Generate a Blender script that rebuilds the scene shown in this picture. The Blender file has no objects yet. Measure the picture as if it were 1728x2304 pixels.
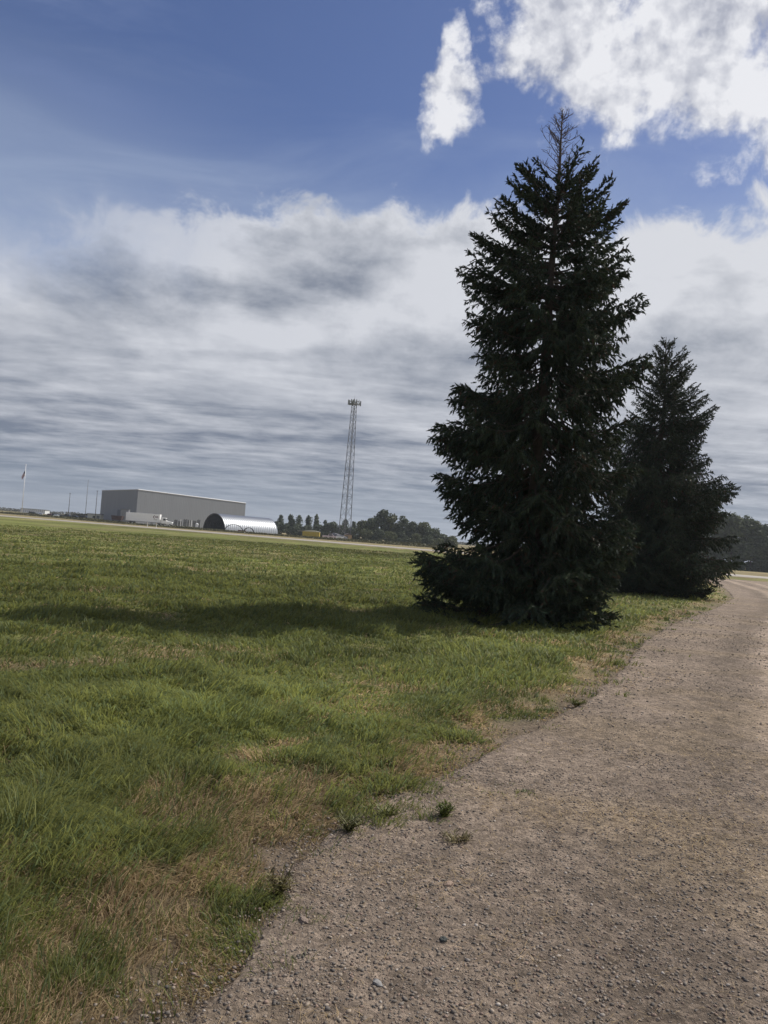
import bpy, bmesh, math, random
import numpy as np
from mathutils import Vector, Matrix

# ------------------------------------------------------------------ camera, sky, sun, exposure
SC = bpy.context.scene
COL = SC.collection
EYE = 1.6
ROLL, PITCH = math.radians(4.27), math.radians(1.84)
cam = bpy.data.cameras.new('camera')
cam.sensor_fit = 'VERTICAL'; cam.sensor_height = 36.0; cam.sensor_width = 27.0
cam.lens = 27.34; cam.clip_start = 0.05; cam.clip_end = 20000
cam_ob = bpy.data.objects.new('camera', cam); COL.objects.link(cam_ob)
cr, sr, cp, sp = math.cos(ROLL), math.sin(ROLL), math.cos(PITCH), math.sin(PITCH)
right = Vector((cr, -sr*sp, sr*cp)); up = Vector((-sr, -cr*sp, cr*cp)); fwd = Vector((0, cp, sp))
M = Matrix(((right.x, up.x, -fwd.x, 0), (right.y, up.y, -fwd.y, 0), (right.z, up.z, -fwd.z, EYE), (0, 0, 0, 1)))
cam_ob.matrix_world = M
SC.camera = cam_ob
SC.render.resolution_x = 768; SC.render.resolution_y = 1024
SC.view_settings.view_transform = 'Standard'; SC.view_settings.look = 'None'
SC.view_settings.exposure = 0.05; SC.view_settings.gamma = 1.0
SC.view_settings.use_curve_mapping = False

SUN_AZ, SUN_EL = math.radians(54), math.radians(45)
sun_dir = Vector((math.sin(SUN_AZ)*math.cos(SUN_EL), math.cos(SUN_AZ)*math.cos(SUN_EL), math.sin(SUN_EL)))
sl = bpy.data.lights.new('sun', 'SUN'); sl.energy = 4.2; sl.angle = math.radians(0.9); sl.color = (1.0, .95, .87)
so = bpy.data.objects.new('sun', sl); COL.objects.link(so)
so.rotation_euler = sun_dir.to_track_quat('Z', 'Y').to_euler()

class NT:
    """small node-graph builder: every call returns an output socket"""
    def __init__(s, tree): s.t = tree; s.N = tree.nodes; s.L = tree.links
    def put(s, sock, v):
        if isinstance(v, bpy.types.NodeSocket): s.L.new(v, sock)
        elif v is not None: sock.default_value = v
    def n(s, typ, **kw):
        nd = s.N.new(typ)
        for k, v in kw.items(): setattr(nd, k, v)
        return nd
    def m(s, op, a, b=None, c=None, clamp=False):
        nd = s.n('ShaderNodeMath', operation=op, use_clamp=clamp)
        s.put(nd.inputs[0], a); s.put(nd.inputs[1], b)
        if c is not None: s.put(nd.inputs[2], c)
        return nd.outputs[0]
    def vm(s, op, a, b=None, scale=None):
        nd = s.n('ShaderNodeVectorMath', operation=op)
        s.put(nd.inputs[0], a); s.put(nd.inputs[1], b)
        if scale is not None: s.put(nd.inputs['Scale'], scale)
        return nd.outputs[0]
    def smooth(s, v, a, b, lo=0.0, hi=1.0):
        nd = s.n('ShaderNodeMapRange', interpolation_type='SMOOTHSTEP')
        s.put(nd.inputs['Value'], v); s.put(nd.inputs['From Min'], a); s.put(nd.inputs['From Max'], b)
        s.put(nd.inputs['To Min'], lo); s.put(nd.inputs['To Max'], hi)
        return nd.outputs[0]
    def noise(s, vec, scale, detail=6, rough=.55, dist=0.0, dim='3D'):
        nd = s.n('ShaderNodeTexNoise', noise_dimensions=dim)
        s.put(nd.inputs['Vector'], vec); s.put(nd.inputs['Scale'], scale); s.put(nd.inputs['Detail'], detail)
        s.put(nd.inputs['Roughness'], rough); s.put(nd.inputs['Distortion'], dist)
        return nd.outputs[0]
    def mix(s, f, a, b):
        nd = s.n('ShaderNodeMix', data_type='RGBA', clamp_factor=True)
        s.put(nd.inputs[0], f); s.put(nd.inputs[6], a); s.put(nd.inputs[7], b)
        return nd.outputs[2]
    def rgb(s, c): return (c[0], c[1], c[2], 1.0)

W = bpy.data.worlds.new('World'); SC.world = W; W.use_nodes = True
W.node_tree.nodes.clear()
g = NT(W.node_tree)
STR = 0.1
tc = g.n('ShaderNodeTexCoord'); D = g.vm('NORMALIZE', tc.outputs['Generated'])
sx = g.n('ShaderNodeSeparateXYZ'); g.L.new(D, sx.inputs[0]); X, Y, Z = sx.outputs
el = g.m('MULTIPLY', g.m('ARCSINE', Z), 57.2958)
az = g.m('MULTIPLY', g.m('ARCTAN2', X, Y), 57.2958)
sky = g.n('ShaderNodeTexSky', sky_type='NISHITA'); sky.sun_disc = False
sky.sun_elevation = SUN_EL; sky.sun_rotation = SUN_AZ; sky.air_density = 1.1; sky.dust_density = .6; sky.ozone_density = 2.0
blue = g.mix(1.0, g.rgb((0, 0, 0)), sky.outputs[0])
bt = g.n('ShaderNodeMix', data_type='RGBA', blend_type='MULTIPLY'); bt.inputs[0].default_value = 1.0
g.L.new(sky.outputs[0], bt.inputs[6]); bt.inputs[7].default_value = (.54, .57, .76, 1)
blue = bt.outputs[2]
K = 1.0/STR
def lin(c): return tuple((K*((v/255/12.92) if v/255 < .04045 else ((v/255+.055)/1.055)**2.4)) for v in c)
# the overhead projection gives the cloud deck its perspective
den = g.m('ADD', g.m('MAXIMUM', Z, 0.0), 0.07)
cmb = g.n('ShaderNodeCombineXYZ'); g.put(cmb.inputs[0], g.m('DIVIDE', X, den)); g.put(cmb.inputs[1], g.m('DIVIDE', Y, den))
P = cmb.outputs[0]
warp = g.noise(P, .8, 3)
# thin veil between the blue and the deck
veil_n = g.noise(g.vm('MULTIPLY', P, (1.0, 1.9, 1.0)), 1.3, 6, .6, .6)
left_w = g.smooth(az, -6, -30)
veil = g.m('MULTIPLY', g.smooth(g.m('ADD', el, g.m('MULTIPLY', g.m('SUBTRACT', veil_n, .5), 16)), g.m('ADD', 30.0, g.m('MULTIPLY', left_w, 2)), 17), .60)
veil_hi = g.m('MULTIPLY', g.m('MULTIPLY', left_w, g.smooth(veil_n, .45, .75)), .35)
c0 = g.mix(veil, blue, g.rgb(lin((168, 182, 206))))
c0 = g.mix(veil_hi, c0, g.rgb(lin((150, 165, 200))))
# lower cloud deck
nd1 = g.noise(g.vm('MULTIPLY', P, (1.0, 1.25, 1.0)), 1.35, 9, .58, .35)
nd2 = g.noise(g.vm('ADD', P, (7.3, 2.1, 0)), 3.6, 8, .6, .2)
nd3 = g.noise(g.vm('MULTIPLY', g.vm('ADD', P, (1.3, 9.1, 0)), (.42, 1.5, 1.0)), 1.25, 9, .6, .5)
edgeN = g.noise(g.vm('SCALE', D, None, 1.0), 13.0, 9, .62, .4)
edgeB = g.noise(D, 4.5, 3, .5)
edge = g.m('SUBTRACT', g.m('SUBTRACT', 23.6, g.m('MULTIPLY', left_w, 4.5)), el)
edge = g.m('ADD', edge, g.m('MULTIPLY', g.m('SUBTRACT', edgeN, .5), 9.0))
edge = g.m('ADD', edge, g.m('MULTIPLY', g.m('SUBTRACT', edgeB, .5), 5.0))
deck_sharp = g.smooth(edge, -.3, 1.5)
deck_soft = g.smooth(edge, -2.5, 7.5)
deck_a = g.n('ShaderNodeMix'); g.put(deck_a.inputs[0], left_w); g.put(deck_a.inputs[2], deck_sharp); g.put(deck_a.inputs[3], deck_soft)
deck_a = deck_a.outputs[0]
# brightness: bright rim near its top, streaks below
up_w = g.smooth(el, 6, 17)
nB = g.noise(g.vm('MULTIPLY', g.vm('ADD', D, (0.37, 1.2, .11)), (1.0, 1.0, 1.75)), 5.2, 9, .60, .12)
nB2 = g.noise(g.vm('MULTIPLY', g.vm('ADD', D, (2.37, .2, 1.11)), (1.0, 1.0, 2.2)), 2.4, 4, .5, .1)
streak = g.m('ADD', g.m('MULTIPLY', nd1, .42), g.m('MULTIPLY', nd3, .58))
streak = g.m('ADD', g.m('MULTIPLY', g.m('SUBTRACT', streak, .5), 3.0), .46)
streak = g.m('ADD', streak, g.m('MULTIPLY', g.m('SUBTRACT', nd2, .5), 1.1))
bill = g.m('ADD', g.m('MULTIPLY', g.m('SUBTRACT', nB, .5), 4.2), g.m('MULTIPLY', g.m('SUBTRACT', nB2, .5), 2.2))
bill = g.m('ADD', g.m('ADD', bill, g.m('MULTIPLY', g.m('SUBTRACT', nd1, .5), 1.1)), .56)
shm = g.n('ShaderNodeMix'); g.put(shm.inputs[0], g.m('MULTIPLY', up_w, .82)); g.put(shm.inputs[2], streak); g.put(shm.inputs[3], bill)
sh = shm.outputs[0]
rim = g.smooth(edge, 2.8, 0.2)
sh = g.m('ADD', sh, g.m('MULTIPLY', rim, .40))
hi_el = g.smooth(el, 2, 15)
sunw = g.smooth(az, -25, 30)
sh = g.m('ADD', sh, g.m('MULTIPLY', sunw, .14))
sh = g.m('ADD', sh, g.m('SUBTRACT', g.m('MULTIPLY', hi_el, .30), .20), None, True)
deck_c = g.mix(sh, g.rgb(lin((112, 122, 140))), g.rgb(lin((204, 207, 215))))
deck_c = g.mix(g.m('MULTIPLY', g.m('MULTIPLY', sunw, hi_el), g.m('MULTIPLY', sh, .26)), deck_c, g.rgb(lin((236, 236, 238))))
low = g.smooth(el, 6.5, 0.5)
lown = g.smooth(g.m('ADD', g.m('MULTIPLY', g.m('SUBTRACT', nd3, .5), 6), el), 3.4, .8)
deck_c = g.mix(g.m('MULTIPLY', low, .65), deck_c, g.rgb(lin((124, 139, 157))))
c1 = g.mix(deck_a, c0, deck_c)
# the broken bright cumulus high on the right
wz = g.noise(g.vm('ADD', D, (9, 4, 1)), 7.0, 5, .6); wz2 = g.noise(g.vm('ADD', D, (1, 8, 3)), 7.0, 5, .6)
azw = g.m('ADD', az, g.m('MULTIPLY', g.m('SUBTRACT', wz, .5), 9.0)); elw = g.m('ADD', el, g.m('MULTIPLY', g.m('SUBTRACT', wz2, .5), 8.0))
cA = g.noise(D, 15.0, 9, .62, .10)
cS = g.noise(D, 15.0, 6, .55, .10)
cB = g.noise(g.vm('ADD', D, tuple(sun_dir*0.016)), 15.0, 6, .55, .10)
cL = g.noise(g.vm('ADD', D, (5, 2, 7)), 6.5, 4, .5)
line = g.m('SUBTRACT', elw, g.m('SUBTRACT', 31.0, g.m('MULTIPLY', g.m('SUBTRACT', azw, 6.0), .37)))
wmain = g.m('MINIMUM', g.smooth(line, -3.5, 4.5), g.smooth(azw, 1.5, 8.5))
ex = g.m('DIVIDE', g.m('SUBTRACT', g.m('ADD', azw, g.m('MULTIPLY', g.m('SUBTRACT', elw, 30.1), -.35)), 2.7), 2.3)
ey = g.m('DIVIDE', g.m('SUBTRACT', elw, 30.1), 3.1)
wblob = g.smooth(g.m('ADD', g.m('MULTIPLY', ex, ex), g.m('MULTIPLY', ey, ey)), 2.3, 0.0)
e2 = g.m('ADD', g.m('POWER', g.m('DIVIDE', g.m('SUBTRACT', azw, 5.2), 1.9), 2.0), g.m('POWER', g.m('DIVIDE', g.m('SUBTRACT', elw, 31.6), 1.9), 2.0))
e3 = g.m('ADD', g.m('POWER', g.m('DIVIDE', g.m('SUBTRACT', azw, 2.6), 1.1), 2.0), g.m('POWER', g.m('DIVIDE', g.m('SUBTRACT', elw, 33.6), 1.8), 2.0))
wc = g.m('MAXIMUM', wmain, g.m('MULTIPLY', wblob, .90))
wc = g.m('MAXIMUM', wc, g.m('MULTIPLY', g.smooth(e2, 2.2, 0.0), .72)); wc = g.m('MAXIMUM', wc, g.m('MULTIPLY', g.smooth(e3, 2.2, 0.0), .66))
dens = g.m('MULTIPLY', g.m('SUBTRACT', cA, .5), 2.9)
dens = g.m('ADD', dens, g.m('SUBTRACT', g.m('MULTIPLY', wc, 1.30), .64))
ca = g.m('MULTIPLY', g.smooth(dens, -.16, .55), g.smooth(wc, 0.0, .25))
thick = g.smooth(dens, .30, 1.2)
rel = g.m('ADD', g.m('MULTIPLY', g.m('SUBTRACT', cS, cB), 5.5), .80)
rel = g.m('ADD', rel, g.m('MULTIPLY', g.m('SUBTRACT', cA, .5), .9))
rel = g.m('SUBTRACT', rel, g.m('MULTIPLY', g.m('MULTIPLY', thick, g.smooth(cL, .42, .70)), .30), None, True)
cum_c = g.mix(rel, g.rgb(lin((172, 176, 190))), g.rgb(lin((231, 232, 237))))
c2 = g.mix(ca, c1, cum_c)
c2 = g.mix(g.smooth(el, .3, -1.5), c2, g.rgb(lin((70, 72, 62))))
bg = g.n('ShaderNodeBackground'); g.L.new(c2, bg.inputs[0]); bg.inputs[1].default_value = STR
wo = g.n('ShaderNodeOutputWorld'); g.L.new(bg.outputs[0], wo.inputs[0])

# ------------------------------------------------------------------ helpers
rng = np.random.default_rng(7)
random.seed(7)
def tag(o, label=None, cat=None, group=None, kind=None):
    if label: o['label'] = label
    if cat: o['category'] = cat
    if group: o['group'] = group
    if kind: o['kind'] = kind
    return o
def thing(name, label, cat, loc=(0, 0, 0), rz=0.0, group=None):
    o = bpy.data.objects.new(name, None); COL.objects.link(o)
    o.location = loc; o.rotation_euler = (0, 0, rz); o.empty_display_size = .2
    return tag(o, label, cat, group)
def link(name, me, mat=None, parent=None):
    o = bpy.data.objects.new(name, me); COL.objects.link(o)
    if mat: me.materials.append(mat)
    if parent: o.parent = parent
    return o
def np_mesh(name, verts, faces, col=None, smooth=False):
    """verts (N,3); faces a list of (M,k) index arrays; col (N,3) linear colours"""
    if not isinstance(faces, list): faces = [faces]
    me = bpy.data.meshes.new(name)
    me.vertices.add(len(verts)); me.vertices.foreach_set('co', np.ascontiguousarray(verts, dtype=np.float32).ravel())
    li = np.concatenate([f.ravel() for f in faces]).astype(np.int32)
    tot = np.concatenate([np.full(len(f), f.shape[1]) for f in faces]).astype(np.int32)
    st = np.concatenate([[0], np.cumsum(tot)[:-1]]).astype(np.int32)
    me.loops.add(len(li)); me.loops.foreach_set('vertex_index', li)
    me.polygons.add(len(tot)); me.polygons.foreach_set('loop_start', st); me.polygons.foreach_set('loop_total', tot)
    if smooth: me.polygons.foreach_set('use_smooth', np.ones(len(tot), dtype=bool))
    me.update(calc_edges=True)
    if col is not None:
        a = me.color_attributes.new('Col', 'FLOAT_COLOR', 'POINT')
        c = np.ones((len(verts), 4), dtype=np.float32); c[:, :3] = col
        a.data.foreach_set('color', c.ravel())
    return me
_tab = np.random.default_rng(99).random((256, 256))
def vnoise(x, y):
    xi = np.floor(x).astype(int); yi = np.floor(y).astype(int); fx = x-xi; fy = y-yi
    fx = fx*fx*(3-2*fx); fy = fy*fy*(3-2*fy)
    t = lambda a, b: _tab[a & 255, b & 255]
    return (t(xi, yi)*(1-fx)+t(xi+1, yi)*fx)*(1-fy)+(t(xi, yi+1)*(1-fx)+t(xi+1, yi+1)*fx)*fy
def fbm(x, y, o=4, off=0.0):
    s = 0; a = .5; n = 0
    for k in range(o):
        s = s+a*vnoise(x*2**k+off+17.3*k, y*2**k-off+5.1*k); n += a; a *= .5
    return s/n
def sstep(v, a, b):
    t = np.clip((v-a)/(b-a), 0, 1); return t*t*(3-2*t)

def mat(name, color, rough=.7, metal=0.0, noise=0.0, nscale=3.0, bump=0.0, bscale=20.0, attr=False, trans=0.0, spec=.3):
    m = bpy.data.materials.new(name); m.use_nodes = True
    t = NT(m.node_tree); b = t.N['Principled BSDF']; out = t.N['Material Output']
    tcn = t.n('ShaderNodeTexCoord').outputs['Object']
    c = t.rgb(color)
    if attr:
        a = t.n('ShaderNodeAttribute', attribute_name='Col'); c = a.outputs['Color']
    if noise > 0:
        f = t.noise(tcn, nscale, 6, .6)
        f = t.m('ADD', t.m('MULTIPLY', t.m('SUBTRACT', f, .5), noise*3.0), 1.0)
        v = t.n('ShaderNodeMix', data_type='RGBA', blend_type='MULTIPLY'); v.inputs[0].default_value = 1
        t.put(v.inputs[6], c); cc = t.n('ShaderNodeCombineColor')
        for i in range(3): t.put(cc.inputs[i], f)
        t.L.new(cc.outputs[0], v.inputs[7]); c = v.outputs[2]
    t.put(b.inputs['Base Color'], c); b.inputs['Roughness'].default_value = rough
    b.inputs['Metallic'].default_value = metal; b.inputs['Specular IOR Level'].default_value = spec
    if bump > 0:
        bn = t.n('ShaderNodeBump'); bn.inputs['Strength'].default_value = bump; bn.inputs['Distance'].default_value = .05
        t.L.new(t.noise(tcn, bscale, 6, .6), bn.inputs['Height']); t.L.new(bn.outputs[0], b.inputs['Normal'])
    if trans > 0:
        tr = t.n('ShaderNodeBsdfTranslucent'); t.put(tr.inputs[0], c)
        mx = t.n('ShaderNodeMixShader'); mx.inputs[0].default_value = trans
        t.L.new(b.outputs[0], mx.inputs[1]); t.L.new(tr.outputs[0], mx.inputs[2]); t.L.new(mx.outputs[0], out.inputs['Surface'])
    return m

class MB:
    """collects simple solids and links them as one mesh object"""
    def __init__(s): s.v = []; s.f = []
    def add(s, v, f):
        o = len(s.v); s.v += [tuple(p) for p in v]; s.f += [tuple(i+o for i in q) for q in f]; return s
    def box(s, c, d, rz=0.0, taper=1.0):
        v = []
        for z in (-.5, .5):
            k = 1 if z < 0 else taper
            for x, y in ((-.5, -.5), (.5, -.5), (.5, .5), (-.5, .5)):
                px, py = x*d[0]*k, y*d[1]*k
                v.append((c[0]+px*math.cos(rz)-py*math.sin(rz), c[1]+px*math.sin(rz)+py*math.cos(rz), c[2]+z*d[2]))
        return s.add(v, [(3, 2, 1, 0), (4, 5, 6, 7), (0, 1, 5, 4), (1, 2, 6, 5), (2, 3, 7, 6), (3, 0, 4, 7)])
    def tube(s, pts, rad, n=6, cap=True):
        if not isinstance(rad, (list, tuple)): rad = [rad]*len(pts)
        pts = [Vector(p) for p in pts]; v = []; f = []
        d = (pts[-1]-pts[0]).normalized(); u = d.cross(Vector((0, 0, 1)))
        if u.length < .05: u = d.cross(Vector((0, 1, 0)))
        u.normalize(); w = d.cross(u).normalized()
        for p, r in zip(pts, rad):
            for k in range(n):
                a = 2*math.pi*k/n; v.append(p+u*(r*math.cos(a))+w*(r*math.sin(a)))
        for i in range(len(pts)-1):
            for k in range(n): f.append((i*n+k, i*n+(k+1) % n, (i+1)*n+(k+1) % n, (i+1)*n+k))
        if cap: f.append(tuple(range(n-1, -1, -1))); f.append(tuple((len(pts)-1)*n+k for k in range(n)))
        return s.add(v, f)
    def prism(s, prof, y0, y1):
        """profile in x,z extruded along y"""
        n = len(prof); v = [(x, y0, z) for x, z in prof]+[(x, y1, z) for x, z in prof]
        return s.add(v, [tuple(range(n)), tuple(range(2*n-1, n-1, -1))]+[(k, n+k, n+(k+1) % n, (k+1) % n) for k in range(n)])
    def wheel(s, c, r, w, axis='y', n=14):
        v = []
        for sgn in (-.5, .5):
            for k in range(n):
                a = 2*math.pi*k/n
                v.append((c[0]+r*math.cos(a), c[1]+sgn*w, c[2]+r*math.sin(a)) if axis == 'y' else (c[0]+sgn*w, c[1]+r*math.cos(a), c[2]+r*math.sin(a)))
        return s.add(v, [tuple(range(n)), tuple(range(2*n-1, n-1, -1))]+[(k, n+k, n+(k+1) % n, (k+1) % n) for k in range(n)])
    def build(s, name, m, parent=None, bevel=0.0, smooth=False):
        me = bpy.data.meshes.new(name); me.from_pydata(s.v, [], s.f); me.update()
        bm = bmesh.new(); bm.from_mesh(me); bmesh.ops.recalc_face_normals(bm, faces=bm.faces); bm.to_mesh(me); bm.free()
        if smooth: me.polygons.foreach_set('use_smooth', [True]*len(me.polygons))
        o = link(name, me, m, parent)
        if bevel:
            bv = o.modifiers.new('bevel', 'BEVEL'); bv.width = bevel; bv.segments = 2; bv.limit_method = 'ANGLE'
        return o

# ------------------------------------------------------------------ lie of the land
# left edge of the gravel drive, running away from the camera and turning right to the road
EDGE = np.array([(-.2, -6), (-.5, -1), (-.56, 1.2), (-.51, 2.54), (-.43, 2.85), (-.33, 3.3), (-.33, 3.7), (-.22, 4.16), (.14, 4.8), (.62, 5.47), (1.28, 6.62), (2.44, 8.65),
                 (3.75, 11.6), (5.1, 14.8), (6.85, 18.3), (9.0, 22.2), (11.4, 26.4), (16.08, 35.4), (21.0, 47.3), (24.8, 57.8), (27.6, 66), (30.2, 75), (30.5, 84), (20, 92)], float)
ROADC = np.array([(-420, 322), (-150, 187), (-72.2, 147), (-40.8, 132.4), (-12.3, 119.2), (9, 108.5), (37.3, 93), (60, 79), (140, 30), (320, -80)], float)
def poly_dist(px, py, L):
    """signed distance to an open polyline, positive on its left side"""
    best = np.full(px.shape, 1e9); sg = np.ones(px.shape)
    for a, b in zip(L[:-1], L[1:]):
        d = b-a; l2 = d@d
        t = np.clip(((px-a[0])*d[0]+(py-a[1])*d[1])/l2, 0, 1)
        qx, qy = a[0]+t*d[0], a[1]+t*d[1]
        r = np.hypot(px-qx, py-qy); cr_ = d[0]*(py-a[1])-d[1]*(px-a[0])
        m = r < best; best = np.where(m, r, best); sg = np.where(m, np.sign(cr_), sg)
    return best*sg
def edge_d(x, y):
    d = poly_dist(x, y, EDGE)
    return d+(fbm(x*1.7, y*1.7, 4)-.5)*np.minimum(.55, .12+.03*np.hypot(x, y))
def far_drop(x, y):
    rd = poly_dist(x, y, ROADC)
    return -.55*sstep(rd, 6, 110)
def ground(x, y):
    x = np.asarray(x, float); y = np.asarray(y, float)
    r = np.hypot(x, y)
    ed = poly_dist(x, y, EDGE)
    lawn = sstep(ed, -.1, .9)
    rd = np.abs(poly_dist(x, y, ROADC))
    z = far_drop(x, y)
    amp = lawn*(1-sstep(r, 60, 110))
    z = z+amp*((fbm(x*.55, y*.55, 3)-.5)*.14+(fbm(x*2.3, y*2.3, 3, 9.)-.5)*.06)
    z = z+amp*.02
    z = z+(1-lawn)*(fbm(x*1.1, y*1.1, 3, 3.)-.5)*.03*(1-sstep(r, 30, 60))
    z = z+(sstep(r, 40, 80)*(1-sstep(rd, 4, 9))*.18)
    return z
# colours of the ground cover, by growing place plus light painted in nearby
def cover(x, y, jit=None):
    """returns straw fraction 0..1, brightness and the green tint weight"""
    r = np.hypot(x, y); ed = edge_d(x, y)
    verge_w = 1.12-.30*sstep(r, 3.4, 8)+.35*(fbm(x*.7, y*.7, 2, 4.)-.5)*2-.08*sstep(r, 5, 12)+.35*sstep(r, 12, 30)
    verge = 1-sstep(ed, verge_w*.55, verge_w*1.15)
    stripe = np.exp(-((ed-1.02-.18*np.sin(y*1.3))/.13)**2)*sstep(y, 2.8, 4.2)*(1-sstep(y, 6.2, 8))*sstep(fbm(x*1.5, y*1.5, 3, 2.), .38, .6)
    patch = sstep(fbm(x*.9+3, y*.9, 4, 7.), .62, .74)*.5
    farpatch = sstep(fbm(x*.12, y*.09, 4, 1.), .5, .75)*.3*sstep(r, 12, 40)
    straw = np.clip(np.maximum.reduce([verge*.80, stripe, patch, farpatch]), 0, 1)
    bright_near = 0
    straw = straw*(1-.85*verge*sstep(fbm(x*2.2, y*2.2, 3, 12.), .50, .62))
    rd = poly_dist(x, y, ROADC)
    straw = np.maximum(straw, sstep(rd, -9, -5)*.25+sstep(rd, 5, 9)*.16)
    bright = .72+.6*fbm(x*.6, y*.6, 4, 21.)+(fbm(x*.035, y*.09, 4, 33.)-.5)*1.3*sstep(r, 14, 45)
    bright = bright*(1+.28*sstep(ed, .5, 1.2)*(1-sstep(ed, 1.6, 4))+.12*(1-sstep(r, 6, 16)))  # last term paints grass lighter near the camera, for veil and blade shade
    return straw, bright, ed
GREEN_A = np.array((.116, .132, .036)); GREEN_B = np.array((.180, .190, .056)); GREEN_C = np.array((.106, .136, .060))
STRAW = np.array((.42, .32, .185)); BROWN = np.array((.21, .15, .09)); SOIL = np.array((.13, .10, .075)); GRAV = np.array((.262, .206, .160))

def axis_pts(lo, hi, segs):
    """segs: list of (from, to, step)"""
    out = [np.arange(a, b, s) for a, b, s in segs]; out.append([hi]); return np.unique(np.round(np.concatenate(out), 4))
gx = axis_pts(-3000, 3000, [(-3000, -1000, 500), (-1000, -260, 70), (-260, -80, 7), (-80, -30, 2), (-30, -7, .4), (-7, 9, .12), (9, 30, .4), (30, 90, 2), (90, 260, 8), (260, 1000, 80), (1000, 3000, 500)])
gy = axis_pts(-3000, 3400, [(-3000, -600, 600), (-600, -60, 60), (-60, -2, 3), (-2, 13, .1), (13, 30, .3), (30, 70, 1), (70, 360, 3), (360, 1000, 40), (1000, 3400, 600)])
GX, GY = np.meshgrid(gx, gy); fx, fy = GX.ravel(), GY.ravel()
gz = ground(fx, fy)
straw, bright, ed = cover(fx, fy)
n1 = fbm(fx*3, fy*3, 3, 31.)[:, None]
base = GREEN_A*(1-n1)+GREEN_B*n1
col = base*(1-straw[:, None])+(STRAW*.35+BROWN*.65)*straw[:, None]
col *= (bright[:, None])*.92
near = (1-sstep(np.hypot(fx, fy), 4, 14))[:, None]*.55
col = col*(1-near)+SOIL*.8*near
bare = (1-sstep(ed, -.05, .5))[:, None]*(1-sstep(np.hypot(fx, fy), 60, 90))[:, None]
col = col*(1-bare*.8)+(SOIL*.5+GRAV*.5)*bare*.8
ni, nj = len(gy), len(gx)
ii, jj = np.meshgrid(np.arange(ni-1), np.arange(nj-1), indexing='ij')
q = (ii*nj+jj).ravel(); quads = np.stack([q, q+1, q+nj+1, q+nj], 1)

def ground_material(name, gravel=False):
    m = bpy.data.materials.new(name); m.use_nodes = True
    t = NT(m.node_tree); b = t.N['Principled BSDF']
    p = t.n('ShaderNodeTexCoord').outputs['Object']
    a = t.n('ShaderNodeAttribute', attribute_name='Col').outputs['Color']
    def mul(c, f):
        v = t.n('ShaderNodeMix', data_type='RGBA', blend_type='MULTIPLY'); v.inputs[0].default_value = 1
        t.put(v.inputs[6], c); cc = t.n('ShaderNodeCombineColor')
        for i in range(3): t.put(cc.inputs[i], f)
        t.L.new(cc.outputs[0], v.inputs[7]); return v.outputs[2]
    cd = t.n('ShaderNodeCameraData')
    if gravel:
        big = t.noise(p, .9, 5, .6); mid = t.noise(p, 9, 6, .65); fine = t.noise(p, 75, 5, .7)
        vo = t.n('ShaderNodeTexVoronoi'); t.put(vo.inputs['Vector'], p); vo.inputs['Scale'].default_value = 42
        c = mul(a, t.m('ADD', .60, t.m('MULTIPLY', big, .8)))
        c = mul(c, t.m('ADD', .20, t.m('MULTIPLY', mid, 1.6)))
        c = mul(c, t.m('ADD', .55, t.m('MULTIPLY', t.noise(p, 3.2, 4, .6), .9)))
        c = mul(c, t.m('ADD', .35, t.m('MULTIPLY', fine, 1.3)))
        vc = t.n('ShaderNodeSeparateColor'); t.L.new(vo.outputs['Color'], vc.inputs[0])
        c = mul(c, t.m('ADD', .68, t.m('MULTIPLY', vc.outputs[0], .64)))
        h = t.m('ADD', t.m('MULTIPLY', fine, .8), t.m('MULTIPLY', t.m('SUBTRACT', 1.0, vo.outputs['Distance']), .35))
        h = t.m('ADD', h, t.m('MULTIPLY', mid, .8))
        bn = t.n('ShaderNodeBump'); bn.inputs['Strength'].default_value = .9; bn.inputs['Distance'].default_value = .028
    else:
        big = t.noise(p, .35, 6, .62); mid = t.noise(p, 3.0, 7, .68); fine = t.noise(p, 22, 6, .7)
        st = t.noise(t.vm('MULTIPLY', p, (.045, .13, 1)), 1.0, 6, .62)
        c = mul(a, t.m('ADD', .55, t.m('MULTIPLY', big, .9)))
        c = mul(c, t.m('ADD', .40, t.m('MULTIPLY', mid, 1.2)))
        c = mul(c, t.m('ADD', .45, t.m('MULTIPLY', fine, 1.1)))
        c = mul(c, t.m('ADD', .5, st))
        h = t.m('ADD', t.m('MULTIPLY', mid, 1.0), t.m('MULTIPLY', fine, .45))
        bn = t.n('ShaderNodeBump'); bn.inputs['Strength'].default_value = .8; bn.inputs['Distance'].default_value = .12
    t.L.new(h, bn.inputs['Height']); t.L.new(bn.outputs[0], b.inputs['Normal'])
    t.put(b.inputs['Base Color'], c); b.inputs['Roughness'].default_value = .95; b.inputs['Specular IOR Level'].default_value = .12
    return m
M_ground = ground_material('meadow soil')
M_gravel = ground_material('gravel', True)
o = link('ground', np_mesh('ground', np.stack([fx, fy, gz], 1), quads, col, True), M_ground)
tag(o, 'uneven green meadow with straw coloured patches reaching the horizon', 'meadow', kind='structure')

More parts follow.
